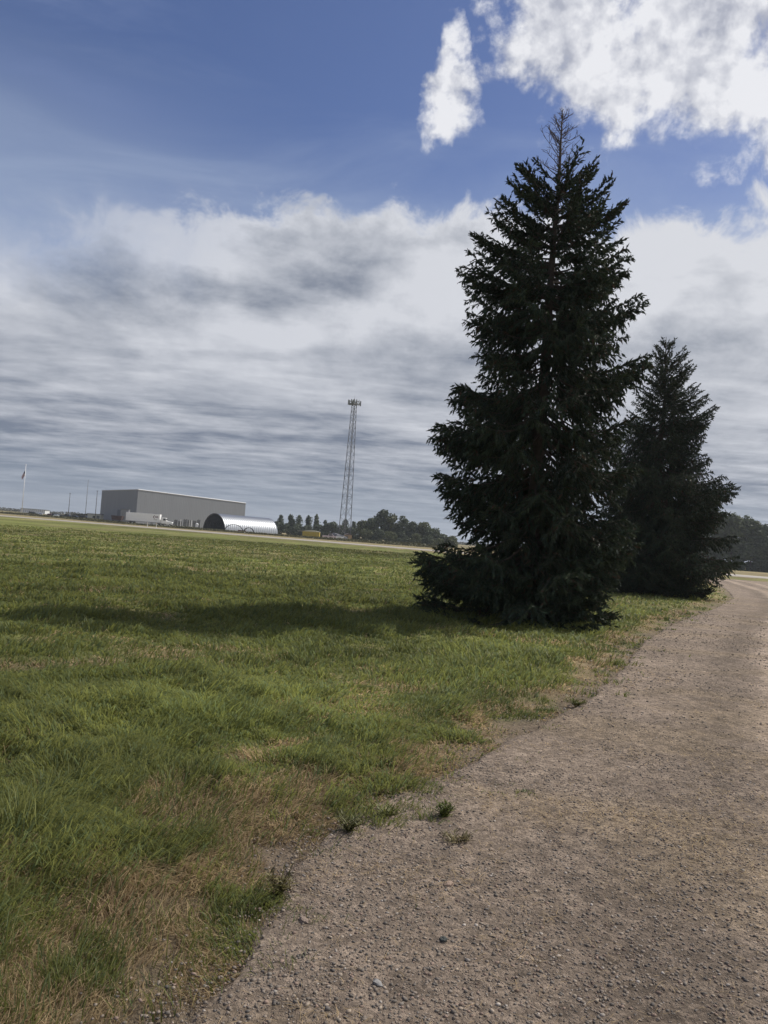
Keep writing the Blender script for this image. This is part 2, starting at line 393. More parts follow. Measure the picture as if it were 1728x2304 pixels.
# gravel drive: rows across from its left edge to beyond the frame on the right
def sheet_between(L, widths, nrow, ncol, zoff, irregular=0.0):
    s = np.concatenate([[0], np.cumsum(np.hypot(*np.diff(L, axis=0).T))])
    # rows denser near the camera
    tt = np.interp(np.linspace(0, 1, nrow), np.linspace(0, 1, len(s)), s)
    cx = np.interp(tt, s, L[:, 0]); cy = np.interp(tt, s, L[:, 1])
    R = np.stack([np.interp(tt, s, widths[:, 0]), np.interp(tt, s, widths[:, 1])], 1)
    u = np.linspace(0, 1, ncol)**1.3
    vx = cx[:, None]*(1-u)+R[:, :1]*u; vy = cy[:, None]*(1-u)+R[:, 1:]*u
    return vx, vy
ED2 = EDGE[:-2].copy()
right_edge = np.array([(9, -6), (9, -2), (9, 1.2), (9, 2.54), (9, 2.85), (9, 3.3), (9.1, 3.7), (9.2, 4.0), (9.4, 4.4), (9.6, 4.8), (10, 5.4), (10.8, 6.6),
                       (12, 8.6), (13.8, 11), (16, 14.2), (19, 18.5), (22, 23), (28, 32), (36, 42), (44, 52), (52, 62), (57, 74.5)], float)
vx, vy = sheet_between(ED2, right_edge, 420, 90, .012)
# ragged left edge
wob = (fbm(vx[:, 0]*2.5, vy[:, 0]*2.5, 4, 5.)-.5)*.35
vx[:, 0] -= wob; vx[:, 1] -= wob*.5
vz = ground(vx.ravel(), vy.ravel())+.028
vz = vz.reshape(vx.shape); vz[:, 0] -= .075; vz[:, 1] -= .012
gr = np.hypot(vx, vy).ravel()
tr = vx.ravel()*0
cn = fbm(vx.ravel()*.8, vy.ravel()*.8, 4, 8.)[:, None]
gc = GRAV*(.84+.32*cn)
edd = -poly_dist(vx.ravel(), vy.ravel(), EDGE)
# two worn wheel tracks and a loose crown between
edw = edd+(fbm(vx.ravel()*.5, vy.ravel()*.25, 2, 6.)-.5)*.6
tracks = (np.exp(-((edw-2.1)/.26)**4)+np.exp(-((edw-3.9)/.28)**4)-.55*np.exp(-((edw-1.45)/.3)**2)-.5*np.exp(-((edw-3.0)/.3)**2))[:, None]
gc = gc*(1-.0*tracks)+np.array((.30, .255, .235))*0.0
gc = gc*(.95+.42*tracks)
dirt = (sstep(fbm(vx.ravel()*.5, vy.ravel()*1.4, 4, 2.), .52, .7))[:, None]
gc = gc*(1-.35*dirt)+np.array((.25, .19, .12))*.35*dirt
vr = vx.shape
ii, jj = np.meshgrid(np.arange(vr[0]-1), np.arange(vr[1]-1), indexing='ij')
q = (ii*vr[1]+jj).ravel(); gq = np.stack([q, q+1, q+vr[1]+1, q+vr[1]], 1)
o = link('gravel_driveway', np_mesh('gravel_driveway', np.stack([vx.ravel(), vy.ravel(), vz.ravel()], 1), gq, gc, True), M_gravel)
tag(o, 'grey brown gravel drive curving away to the right past the spruces', 'driveway', kind='structure')
# the county road across the field
rs = np.concatenate([[0], np.cumsum(np.hypot(*np.diff(ROADC, axis=0).T))]); tt = np.linspace(0, rs[-1], 500)
rx = np.interp(tt, rs, ROADC[:, 0]); ry = np.interp(tt, rs, ROADC[:, 1])
tx, ty = np.gradient(rx), np.gradient(ry); tl = np.hypot(tx, ty); nx_, ny_ = -ty/tl, tx/tl
offs = np.array([-4.3, -4.0, -2, 0, 2, 4.0, 4.3]); zz = np.array([.10, .22, .27, .30, .27, .22, .10])
wf = (.62+.38*sstep(rx, 10, 40))[:, None]
RX = rx[:, None]+nx_[:, None]*offs*wf; RY = ry[:, None]+ny_[:, None]*offs*wf
RZ = far_drop(RX.ravel(), RY.ravel()).reshape(RX.shape)+zz+.03
ii, jj = np.meshgrid(np.arange(499), np.arange(6), indexing='ij'); q = (ii*7+jj).ravel()
M_road = mat('worn road', (.40, .36, .315), .9, noise=.12, nscale=.6, bump=.3, bscale=8)
o = link('country_road', np_mesh('country_road', np.stack([RX.ravel(), RY.ravel(), RZ.ravel()], 1), np.stack([q, q+1, q+8, q+7], 1), None, True), M_road)
tag(o, 'pale narrow country road crossing behind the meadow', 'road', kind='structure')

# ------------------------------------------------------------------ spruces
def perp_frame(d):
    """d (N,3) unit -> two unit perpendiculars"""
    up_ = np.zeros_like(d); up_[:, 2] = 1
    bad = np.abs(d[:, 2]) > .95; up_[bad] = (1, 0, 0)
    a = np.cross(d, up_); a /= np.linalg.norm(a, axis=1)[:, None]
    return a, np.cross(d, a)
def norm(v): return v/np.maximum(np.linalg.norm(v, axis=1), 1e-9)[:, None]
def tubes_np(p0, p1, r0, r1, n=4):
    d = norm(p1-p0); a, b = perp_frame(d); N = len(p0)
    ang = np.arange(n)*2*np.pi/n
    ring = a[:, None, :]*np.cos(ang)[None, :, None]+b[:, None, :]*np.sin(ang)[None, :, None]
    v = np.concatenate([p0[:, None]+ring*r0[:, None, None], p1[:, None]+ring*r1[:, None, None]], 1)
    k = np.arange(n); f = np.stack([k, (k+1) % n, n+(k+1) % n, n+k], 1)
    F = (np.arange(N)*2*n)[:, None, None]+f[None]
    return v.reshape(-1, 3), F.reshape(-1, 4)
M_needle = mat('spruce needles', (.04, .05, .03), .6, attr=True, spec=.25, trans=.12)
M_bark = mat('spruce bark', (.085, .068, .055), .95, noise=.3, nscale=8, bump=.8, bscale=18)
M_deadwood = mat('dead twigs', (.11, .085, .075), .95, noise=.2, nscale=10)

def make_spruce(label, base, H, yaw, envL, envR, seed, nb, bare_top, gap=1.0, dens=1.0, leaders=((0, 0),), skirt=.1, ups=None):
    R_ = np.random.default_rng(seed)
    name_ = label[:8]; root = thing('spruce_tree', label, 'tree', base)
    envL = np.array(sorted(envL)); envR = np.array(sorted(envR))
    def full(e):
        hh = np.linspace(e[0, 0], e[-1, 0], 200); rr_ = np.interp(hh, e[:, 0], e[:, 1]); k = int(200*.035)
        mx = np.array([rr_[max(0, i-k):i+k+1].max() for i in range(200)]); return np.stack([hh, .45*rr_+.55*mx], 1)
    fL, fR = full(envL), full(envR)
    rad = lambda h, c: np.interp(h, fL[:, 0], fL[:, 1])*(.5-.5*c)+np.interp(h, fR[:, 0], fR[:, 1])*(.5+.5*c)
    rad_old = lambda h, c: np.interp(h, envL[:, 0], envL[:, 1])*(.5-.5*c)+np.interp(h, envR[:, 0], envR[:, 1])*(.5+.5*c)
    # trunk
    zs = np.linspace(-.3, H-bare_top*0.0, 26)
    wx = (fbm(zs*.35, zs*0+seed, 2)-.5)*.14*np.clip(zs, 0, 3)/3; wy = (fbm(zs*.35, zs*0+seed+9, 2)-.5)*.14*np.clip(zs, 0, 3)/3
    wx -= np.interp(0, zs, wx); 
    tr = .21*(H/12)*(1-zs/H*.97).clip(.02, 2)**.9+.06*np.exp(-np.clip(zs, 0, 9)*2.5)
    MB().tube([(a, b, c) for a, b, c in zip(wx, wy, zs)], [float(max(.009, r)) for r in tr], 12).build('trunk', M_bark, root, smooth=True)
    ax = lambda z: np.stack([np.interp(z, zs, wx), np.interp(z, zs, wy)], -1)
    # primary branches: (attachment height, azimuth, length, shape)
    Ht = H-bare_top
    hs, phis, lens, keys = [], [], [], []
    h = skirt; w = 0
    while h < Ht-.12:
        k = h/H
        for j in range(nb):
            hh = h+R_.normal(0, .06); ph = w*1.7+j*2*np.pi/nb+R_.normal(0, .28)
            L = rad(hh, np.cos(ph-yaw))
            f = R_.uniform(.80, 1.0) if R_.random() < .62 else R_.uniform(.45, .85)
            if R_.random() < gap*sstep(np.array(k), .22, .34)*(1-sstep(np.array(k), .72, .85)): continue
            hs.append(hh); phis.append(ph); lens.append(L*f); keys.append(k)
        h += (.10 if k < .12 else .145)+.07*(k > .7)+R_.uniform(0, .09); w += 1
    # the long boughs that stand out at the sides
    hh = .15
    while hh < Ht-1.2:
        for c in (0, np.pi):
            if R_.random() < .62:
                ph = yaw+c+R_.normal(0, .38); k = hh/H
                hs.append(hh+R_.normal(0, .05)); phis.append(ph); lens.append(rad(hh, np.cos(ph-yaw))*R_.uniform(.84, 1.0)); keys.append(k)
        hh += .24
    for env, c in ((envL, np.pi), (envR, 0)):
        for i in range(1, len(env)-1):
            if env[i, 1] >= max(env[i-1, 1], env[i+1, 1])-.04:
                for dj in (-.16, 0.05, .2):
                    hs.append(env[i, 0]-.12*dj); phis.append(yaw+c+dj+R_.normal(0, .04)); lens.append(env[i, 1]*(1.0 if abs(dj) < .1 else .93)); keys.append(env[i, 0]/H)
    hs = np.array(hs); phis = np.array(phis); lens = np.maximum(np.array(lens), .12); keys = np.array(keys)
    NB = len(hs)
    # curve: z rise of the tip relative to attachment, as a fraction of length
    up_tip = np.interp(keys, [0, .12, .35, .55, .75, 1.0], [-.10, -.22, -.26, -.02, .34, 1.1])+R_.normal(0, .06, NB)
    sag = np.interp(keys, [0, .12, .35, .55, .75, 1.0], [.12, .16, .20, .16, .08, .0])*R_.uniform(.7, 1.3, NB)
    att = np.maximum(hs-up_tip*lens, .04)       # so the tip reaches height hs
    att = np.minimum(att, Ht-.02)
    bend = R_.normal(0, .12, NB)
    def bpos(i, s):
        L = lens[i]; r = L*s
        ph = phis[i]+bend[i]*s
        z = att[i]+(hs[i]-att[i])*s**1.15-sag[i]*L*np.sin(np.pi*np.clip(s, 0, 1))*.9+.10*L*np.clip(s-.75, 0, 1)*4*.25
        xy = ax(att[i])
        return np.stack([xy[:, 0]+r*np.cos(ph), xy[:, 1]+r*np.sin(ph), z], 1)
    seg = 7; i_ = np.repeat(np.arange(NB), seg); s0 = np.tile(np.arange(seg)/seg, NB); s1 = s0+1/seg
    br = (.010+.0095*lens[i_])
    v, f = tubes_np(bpos(i_, s0), bpos(i_, s1), br*(1.06-s0), br*(1.06-s1), 5)
    # secondary shoots on both sides of each bough
    spacing = .068
    n2 = np.maximum((lens/spacing).astype(int), 3)
    bi = np.repeat(np.arange(NB), n2)
    s = np.concatenate([(np.arange(n)+R_.random(n)*.8)/n for n in n2])
    inner = np.interp(keys[bi], [0, .2, .35, .7, .85, 1], [.10, .10, .20, .14, .03, 0])
    keep = (s > inner*R_.uniform(.7, 1.4, len(s)))
    bi, s = bi[keep], s[keep]
    side = np.where(R_.random(len(s)) < .5, -1, 1)
    P0 = bpos(bi, s); T = norm(bpos(bi, np.minimum(s+.04, 1.0)+.001)-bpos(bi, s-.04)); T = norm(T)
    horiz = norm(np.stack([-T[:, 1], T[:, 0], T[:, 2]*0], 1))
    L = lens[bi]
    l2 = np.clip((.16+.42*np.clip(1.05-s, 0, 1))*L*R_.uniform(.5, 1.1, len(s)), .10, .72)
    l2 = np.minimum(l2, .14+(1-s)*L*.9)
    l2 *= np.interp(keys[bi], [0, .6, 1], [1.0, .9, .8])
    ang = R_.uniform(.55, 1.0, len(s))
    droop = np.interp(keys[bi], [0, .3, .55, .8, 1], [-.35, -.6, -.6, -.10, .35])+R_.normal(0, .22, len(s))
    d2 = norm(T*np.cos(ang)[:, None]+horiz*(side*np.sin(ang))[:, None]+np.stack([0*droop, 0*droop, droop], 1))
    tipb = s > .93; d2[tipb] = norm(T[tipb]+d2[tipb]*.35)
    v2, f2 = tubes_np(P0, P0+d2*l2[:, None]*.9, np.full(len(s), .006), np.full(len(s), .003), 3)
    bm_ = np_mesh('branches', np.concatenate([v, v2]), [np.concatenate([f, f2+len(v)])])
    link('branches', bm_, M_bark, root)
    # needle twigs along the secondary shoots
    n3 = np.maximum((l2/(.052/dens)).astype(int), 2)
    ti = np.repeat(np.arange(len(s)), n3)
    u = np.concatenate([(np.arange(n)+R_.random(n))/n for n in n3])
    N = len(ti)
    pos = P0[ti]+d2[ti]*(l2[ti]*u)[:, None]
    pos[:, 2] -= .10*l2[ti]*u*u
    a, b = perp_frame(d2[ti]); th = R_.uniform(0, 2*np.pi, N)
    hang = np.interp(keys[bi[ti]], [0, .3, .55, .78, .9, 1], [.3, .8, 1.1, .6, -.1, -.5])
    td = norm(d2[ti]*R_.uniform(.45, 1.1, N)[:, None]+(a*np.cos(th)[:, None]+b*np.sin(th)[:, None])*R_.uniform(.35, .9, N)[:, None]+np.stack([0*u, 0*u, -hang*R_.uniform(.2, 1.5, N)], 1))
    tl = R_.uniform(.08, .16, N)*np.interp(keys[bi[ti]], [0, .6, 1], [1.05, 1.0, .85])
    tw = R_.uniform(.030, .044, N)
    # extra: every bough clothed along its own axis near the tip
    n4 = np.maximum((lens*.6/.03).astype(int), 4); bj = np.repeat(np.arange(NB), n4)
    s4 = np.concatenate([.4+.62*(np.arange(n)+R_.random(n))/n for n in n4])
    p4 = bpos(bj, s4); t4 = norm(bpos(bj, s4+.03)-bpos(bj, s4-.03)); a4, b4 = perp_frame(t4); th4 = R_.uniform(0, 6.283, len(bj))
    d4 = norm(t4+(a4*np.cos(th4)[:, None]+b4*np.sin(th4)[:, None])*R_.uniform(.3, .9, len(bj))[:, None])
    # crown of shoots round the leader where it is alive
    pos = np.concatenate([pos, p4]); td = np.concatenate([td, d4]); tl = np.concatenate([tl, R_.uniform(.08, .16, len(bj))]); tw = np.concatenate([tw, np.full(len(bj), .034)])
    kk = np.concatenate([bi[ti], bj]); N = len(pos)
    ok = pos[:, 2] > .03; pos, td, tl, tw, kk = pos[ok], td[ok], tl[ok], tw[ok], kk[ok]; N = len(pos)
    a, b = perp_frame(td); tip = pos+td*tl[:, None]
    bri = R_.uniform(.72, 1.25, NB)[kk]*R_.uniform(.7, 1.3, N); hue = R_.random(N)
    C0 = np.stack([.032+.016*hue, .052+.010*hue, .036-.008*hue], 1)*bri[:, None]
    brown = R_.random(N) < .03; C0[brown] = (.075, .05, .03)
    V, C = [], []
    for k in range(2):                                   # the woody core with its inner needles
        an = k*np.pi/2+R_.uniform(0, 1, N); w_ = (a*np.cos(an)[:, None]+b*np.sin(an)[:, None])*(tw*.62)[:, None]
        V += [np.stack([pos-td*.01, pos+td*(tl*.4)[:, None]+w_, tip], 1), np.stack([pos-td*.01, tip, pos+td*(tl*.4)[:, None]-w_], 1)]; C += [C0, C0]
    nk = 9
    for k in range(nk):                                  # outer needles in small tufts
        t0 = (k+R_.random(N))/nk; an = k*2.4+R_.uniform(0, 1.5, N)
        o_ = a*np.cos(an)[:, None]+b*np.sin(an)[:, None]; sdv = -a*np.sin(an)[:, None]+b*np.cos(an)[:, None]
        p = pos+td*(tl*t0)[:, None]; ln = (tw*R_.uniform(.9, 1.6, N)*(1.05-.45*t0))[:, None]
        wv = (td*.8+sdv*.6)*(0.0085*R_.uniform(.7, 1.4, N))[:, None]
        V.append(np.stack([p-wv, p+wv, p+(o_*.85+td*.75)*ln], 1)); C.append(C0*R_.uniform(.85, 1.2, N)[:, None])
    V = np.concatenate(V); C = np.repeat(np.concatenate(C), 3, axis=0); F = np.arange(len(V)*3).reshape(-1, 3)
    print('twigs', name_, N)
    link('foliage', np_mesh('foliage', V.reshape(-1, 3), F, C), M_needle, root)
    if bare_top > 0:
        dm = MB(); rr = random.Random(seed)
        hh = Ht-.75
        while hh < H-.04:
            k = (hh-(Ht-.75))/(H-Ht+.75); x0, y0 = ax(np.array([hh]))[0]
            for j in range(rr.choice((1, 2, 2, 3))):
                ph = rr.uniform(0, 6.28); Lb = (1-k)**.6*rr.choice((.25, .4, .55, .72, .8))*rr.uniform(.7, 1.1)+.04
                p = Vector((x0, y0, hh)); dr = Vector((math.cos(ph), math.sin(ph), rr.uniform(.05, .9)+.4*k)).normalized(); pts = [p.copy()]
                for q_ in range(5):
                    p = p+dr*Lb/5; dr = (dr+Vector((rr.gauss(0, .16), rr.gauss(0, .16), rr.uniform(0, .2)))).normalized(); pts.append(p.copy())
                dm.tube(pts, [.011, .009, .0075, .006, .005, .004], 4, False)
                for q_ in range(1, 6):
                    for _ in range(1+int(Lb > .3)):
                        sd = (dr+Vector((rr.gauss(0, .7), rr.gauss(0, .7), rr.gauss(.1, .4)))).normalized()
                        e = pts[q_]+sd*rr.uniform(.05, .18)
                        dm.tube([pts[q_], e], [.006, .0035], 3, False)
                        if rr.random() < .4: dm.tube([pts[q_].lerp(e, .5), e+Vector((rr.gauss(0, .05), rr.gauss(0, .05), .03))], [.004, .003], 3, False)
            hh += rr.uniform(.05, .11)
        dm.build('dead_top', M_deadwood, root)
    return root
# heights and reaches read off the two outlines, metres
big_L = [(0, 2.55), (.25, 2.8), (.65, 2.5), (1.12, 2.86), (1.44, 2.66), (1.7, 2.2), (2.1, 2.05), (2.4, 1.95), (2.78, 1.8), (2.95, 2.35), (3.25, 2.45), (3.55, 2.4), (3.9, 2.05), (4.15, 2.62), (4.45, 2.66), (4.6, 2.1), (4.95, 1.92), (5.4, 2.05), (5.8, 1.8),
         (6.25, 1.62), (6.6, 1.55), (7.05, 1.75), (7.75, 2.22), (8.35, 2.30), (8.75, 1.6), (9.15, 2.02), (9.45, 1.45), (9.72, 1.68), (9.95, 1.2), (10.55, 1.22), (10.75, .95), (11.1, 1.12), (11.3, .5), (11.75, .28), (12.2, .12)]
big_R = [(0, 1.9), (.3, 2.05), (.7, 1.78), (1.0, 1.92), (1.3, 2.22), (1.95, 2.45), (2.4, 2.42), (3.0, 2.22), (3.7, 2.18), (4.5, 1.9), (5.2, 1.95), (5.85, 2.0), (6.3, 2.27), (6.8, 2.0), (7.15, 1.72), (7.65, 2.26), (7.95, 1.87), (8.5, 1.9), (9.05, 1.82),
         (9.45, 1.55), (10.0, 1.70), (10.25, 1.36), (10.6, 1.33), (10.8, .9), (11.05, .93), (11.2, .7), (11.5, .45), (11.8, .25), (12.2, .12)]
K_ = 17.0/18.2
big_L = [(h, r+(.22 if 4.5 < h < 7.2 else 0)) for h, r in big_L]; big_R = [(h, r+(.28 if 3.0 < h < 7.4 else 0)) for h, r in big_R]
big_L = [(h*K_*.985, max(.08, r*K_-(.12 if h < 10.4 else .05))) for h, r in big_L]; big_R = [(h*K_*.985, max(.08, r*K_-(.12 if h < 10.4 else .05))) for h, r in big_R]
YAW = math.radians(-11)
make_spruce('tall dark spruce with a bare dead top, nearest the gravel drive', (3.30, 17.0, 0.0), 11.30, YAW, big_L, big_R, 11, 6, .85, gap=.38, dens=1.05)
sm_L = [(0, 2.9), (1.0, 3.1), (2.5, 2.9), (4.0, 2.7), (5.5, 2.4), (7, 2.0), (8.2, 1.5), (9.0, 1.3), (9.7, 1.15), (10.25, .95), (10.5, .72), (10.8, .25), (11.05, .1)]
sm_R = [(0, 2.2), (.35, 2.6), (.7, 2.3), (1.1, 3.4), (1.55, 3.75), (2.0, 3.6), (3.0, 3.0), (3.6, 3.1), (4.25, 3.05), (4.7, 3.4), (5.15, 2.55), (5.6, 2.35), (6.2, 2.05), (6.9, 1.9), (7.55, 2.2), (8.0, 2.35), (8.45, 1.75), (9.2, 1.62), (10.0, 1.42), (10.45, 1.1), (10.8, .45), (11.05, .12)]
sm_L = [(h, max(.08, r-.2)) for h, r in sm_L]; sm_R = [(h, max(.08, r-.25)) for h, r in sm_R]
make_spruce('shorter full crowned spruce behind and right of the tall one', (11.6, 33.2, 0.0), 11.1, math.radians(-19), sm_L, sm_R, 23, 8, 0.0, gap=.15, dens=.8)

# ------------------------------------------------------------------ grass, straw, stones
M_grass = mat('grass blades', (.1, .13, .04), .55, attr=True, spec=.25, trans=.58)
M_stone = mat('pebbles', (.2, .18, .16), .85, attr=True, noise=.25, nscale=60, spec=.25)

def visible_wedge(n, d0, d1, power):
    """random ground points in a wedge in front of the viewpoint, wider than the view"""
    u = rng.random(n)
    e = 2.0-power
    d = (d0**e+(d1**e-d0**e)*u)**(1/e) if abs(e) > .01 else d0*(d1/d0)**u
    th = rng.uniform(-.78, .72, n)
    return d*np.sin(th), d*np.cos(th), d
def ribbons(b, l, h, w, lean, curl, colr, tipc, side):
    """curved tapering blades: 7 points, 5 triangles each"""
    N = len(b)
    up_ = np.zeros((N, 3)); up_[:, 2] = 1
    P1 = b+up_*(h*.45)[:, None]+lean*(l*.12)[:, None]
    P2 = b+up_*(h*.82)[:, None]+lean*(l*.42)[:, None]
    P3 = b+up_*(h*(1.0-curl*.55))[:, None]+lean*l[:, None]
    V = np.stack([b-side*w[:, None], b+side*w[:, None], P1-side*(w*.9)[:, None], P1+side*(w*.9)[:, None], P2-side*(w*.6)[:, None], P2+side*(w*.6)[:, None], P3], 1)
    f = np.array([(0, 1, 3), (0, 3, 2), (2, 3, 5), (2, 5, 4), (4, 5, 6)])
    F = (np.arange(N)*7)[:, None, None]+f[None]
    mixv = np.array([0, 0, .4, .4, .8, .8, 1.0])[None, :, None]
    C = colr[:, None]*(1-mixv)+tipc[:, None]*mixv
    return V.reshape(-1, 3), F.reshape(-1, 3), C.reshape(-1, 3)
def sow(n, d0, d1, power):
    x, y, d = visible_wedge(n, d0, d1, power)
    straw, bright, ed = cover(x, y)
    rd = poly_dist(x, y, ROADC)
    nn = fbm(x*2.4, y*2.4, 4, 44.)-.5
    dens = sstep(ed+nn*1.5, -.12, .40)
    stray = sstep(fbm(x*3.1, y*3.1, 3, 17.), .66, .74)*sstep(ed, -1.0, -.1)*.8
    dens = np.maximum(dens, stray)
    thin = fbm(x*4, y*4, 3, 3.)
    bare = 1-.55*(straw > .5)*(thin > .55)
    keep = (rng.random(n) < dens*bare) & (rd < -7)
    x, y, d, straw, bright, ed = [q[keep] for q in (x, y, d, straw, bright, ed)]
    N = len(x); isst = rng.random(N) < np.clip(straw*.98+.06, 0, .95)
    lush = fbm(x*1.1, y*1.1, 4, 40.); tuf = fbm(x*5, y*5, 3, 11.)
    h = (.045+.13*sstep(lush, .35, .72)+.07*sstep(tuf, .45, .75))*rng.uniform(.45, 1.25, N)*np.interp(ed, [0, .5, 1.2], [.55, .8, 1.05])
    h = h*.82*(1-.3*sstep(d, 20, 60)); h[isst] *= .62
    # combed and swirled by wind and mower
    a0 = (fbm(x*.7, y*.7, 2, 50.)-.5)*9+(fbm(x*2.6, y*2.6, 2, 60.)-.5)*7+rng.normal(0, .75, N)
    lean = np.stack([np.cos(a0), np.sin(a0), 0*a0], 1)
    l = h*rng.uniform(.35, 1.5, N); l[isst] *= 1.8; h[isst] *= .8
    w = .0016*(1+.0*d)*np.maximum(1, d/2.4)**.95*rng.uniform(.7, 1.4, N)
    sa = rng.uniform(0, np.pi, N); side = np.stack([np.cos(sa)*.9+.25, np.sin(sa)*.45, 0*sa], 1); side /= np.linalg.norm(side, axis=1)[:, None]
    z = ground(x, y)-.006
    n1 = rng.random(N)[:, None]; pn = fbm(x*.8, y*.8, 3, 70.)[:, None]
    cg = (GREEN_A*(1-pn)+GREEN_B*pn)*(.75+.5*n1); blu = (rng.random(N) < .3)[:, None]
    cg = np.where(blu, GREEN_C*(.8+.5*n1), cg)
    cs = np.where(rng.random(N)[:, None] < .72, STRAW, BROWN*1.25)*(.7+.6*n1)
    c = np.where(isst[:, None], cs, cg)*bright[:, None]
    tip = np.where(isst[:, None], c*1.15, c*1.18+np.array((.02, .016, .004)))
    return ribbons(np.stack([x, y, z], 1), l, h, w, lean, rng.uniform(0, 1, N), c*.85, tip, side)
parts = [sow(330000, 2.0, 8.0, 1.15), sow(210000, 8.0, 26.0, 1.35), sow(120000, 26.0, 85.0, 1.5)]
off = 0; Vs, Fs, Cs = [], [], []
for V_, F_, C_ in parts: Vs.append(V_); Fs.append(F_+off); Cs.append(C_); off += len(V_)
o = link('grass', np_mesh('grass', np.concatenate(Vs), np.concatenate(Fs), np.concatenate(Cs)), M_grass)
tag(o, 'combed green grass with dry straw patches beside the gravel', 'grass', kind='stuff')
# tall stalks scattered through the lawn
# pebbles on the drive
def icos():
    bm = bmesh.new(); bmesh.ops.create_icosphere(bm, subdivisions=1, radius=1.0)
    v = np.array([p.co[:] for p in bm.verts]); f = np.array([[q.index for q in p.verts] for p in bm.faces]); bm.free(); return v, f
iv, if_ = icos()
def pebbles(n, d0, d1, power, smin, smax):
    x, y, d = visible_wedge(n, d0, d1, power)
    ed = edge_d(x, y)
    clus = fbm(x*1.3, y*1.3, 4, 15.)
    p = sstep(-ed, -.45, .3)*(.25+1.1*sstep(clus, .38, .62))
    trk = np.exp(-((-ed-2.5)/.4)**2)+np.exp(-((-ed-4.2)/.4)**2); p = p*(1-.55*trk)
    k = rng.random(n) < p; x, y, d = x[k], y[k], d[k]; N = len(x)
    s = smin*(smax/smin)**(rng.random(N)**2.6)*np.maximum(1, d/6)**.6
    sc = np.stack([s*rng.uniform(.8, 1.4, N), s*rng.uniform(.7, 1.1, N), s*rng.uniform(.4, .75, N)], 1)
    j = 1+rng.normal(0, .2, (N, len(iv)))
    v = iv[None]*j[..., None]*sc[:, None]
    a = rng.uniform(0, 6.28, N); ca, sa = np.cos(a)[:, None], np.sin(a)[:, None]
    X = v[..., 0]*ca-v[..., 1]*sa+x[:, None]; Y = v[..., 0]*sa+v[..., 1]*ca+y[:, None]
    Z = v[..., 2]+(ground(x, y)+.028+sc[:, 2]*.25)[:, None]
    base = np.array([(.155, .128, .105), (.115, .10, .085), (.20, .165, .13), (.165, .12, .095), (.085, .076, .068), (.27, .24, .21)])
    pick = rng.choice(6, N, p=[.32, .24, .16, .14, .10, .04])
    c = base[pick]*rng.uniform(1.0, 1.65, N)[:, None]
    F = (np.arange(N)*len(iv))[:, None, None]+if_[None]
    return np.stack([X, Y, Z], -1).reshape(-1, 3), F.reshape(-1, 3), np.repeat(c, len(iv), 0)
parts = [pebbles(150000, 2.0, 7.5, 1.2, .0022, .0095), pebbles(60000, 7.5, 26, 1.4, .004, .012)]
off = 0; Vs, Fs, Cs = [], [], []
for V_, F_, C_ in parts: Vs.append(V_); Fs.append(F_+off); Cs.append(C_); off += len(V_)
o = link('pebbles', np_mesh('pebbles', np.concatenate(Vs), np.concatenate(Fs), np.concatenate(Cs)), M_stone)
tag(o, 'loose mixed grey and tan pebbles strewn over the drive', 'gravel', kind='stuff')
# straw litter on the drive
def litter(n, d0, d1):
    x, y, d = visible_wedge(n, d0, d1, 1.3); ed = edge_d(x, y)
    hay = np.exp(-((y-4.75+.09*(x-1.0))/.22)**2)*(x > .7)*(x < 3.2)
    p = sstep(-ed, -.6, .1)*(.10+1.0*(fbm(x*1.6, y*1.6, 3, 90.) > .62)*.5+1.6*hay)
    k = rng.random(n) < p; x, y, d = x[k], y[k], d[k]; N = len(x)
    a = rng.uniform(0, 6.28, N); L = rng.uniform(.02, .085, N)
    dr = np.stack([np.cos(a), np.sin(a), 0*a], 1); sd = np.stack([-np.sin(a), np.cos(a), 0*a], 1)
    c = STRAW*rng.uniform(.8, 1.6, N)[:, None]
    b = np.stack([x, y, ground(x, y)+.040], 1)
    return ribbons(b, L, L*rng.uniform(0, .22, N), np.full(N, .0013)*np.maximum(1, d/3.2), dr, rng.uniform(0, 1, N), c, c*1.1, sd)
V_, F_, C_ = litter(60000, 2.2, 12)
o = link('straw_litter', np_mesh('straw_litter', V_, F_, C_), M_grass)
tag(o, 'thin pale straw scattered across the gravel', 'straw', kind='stuff')

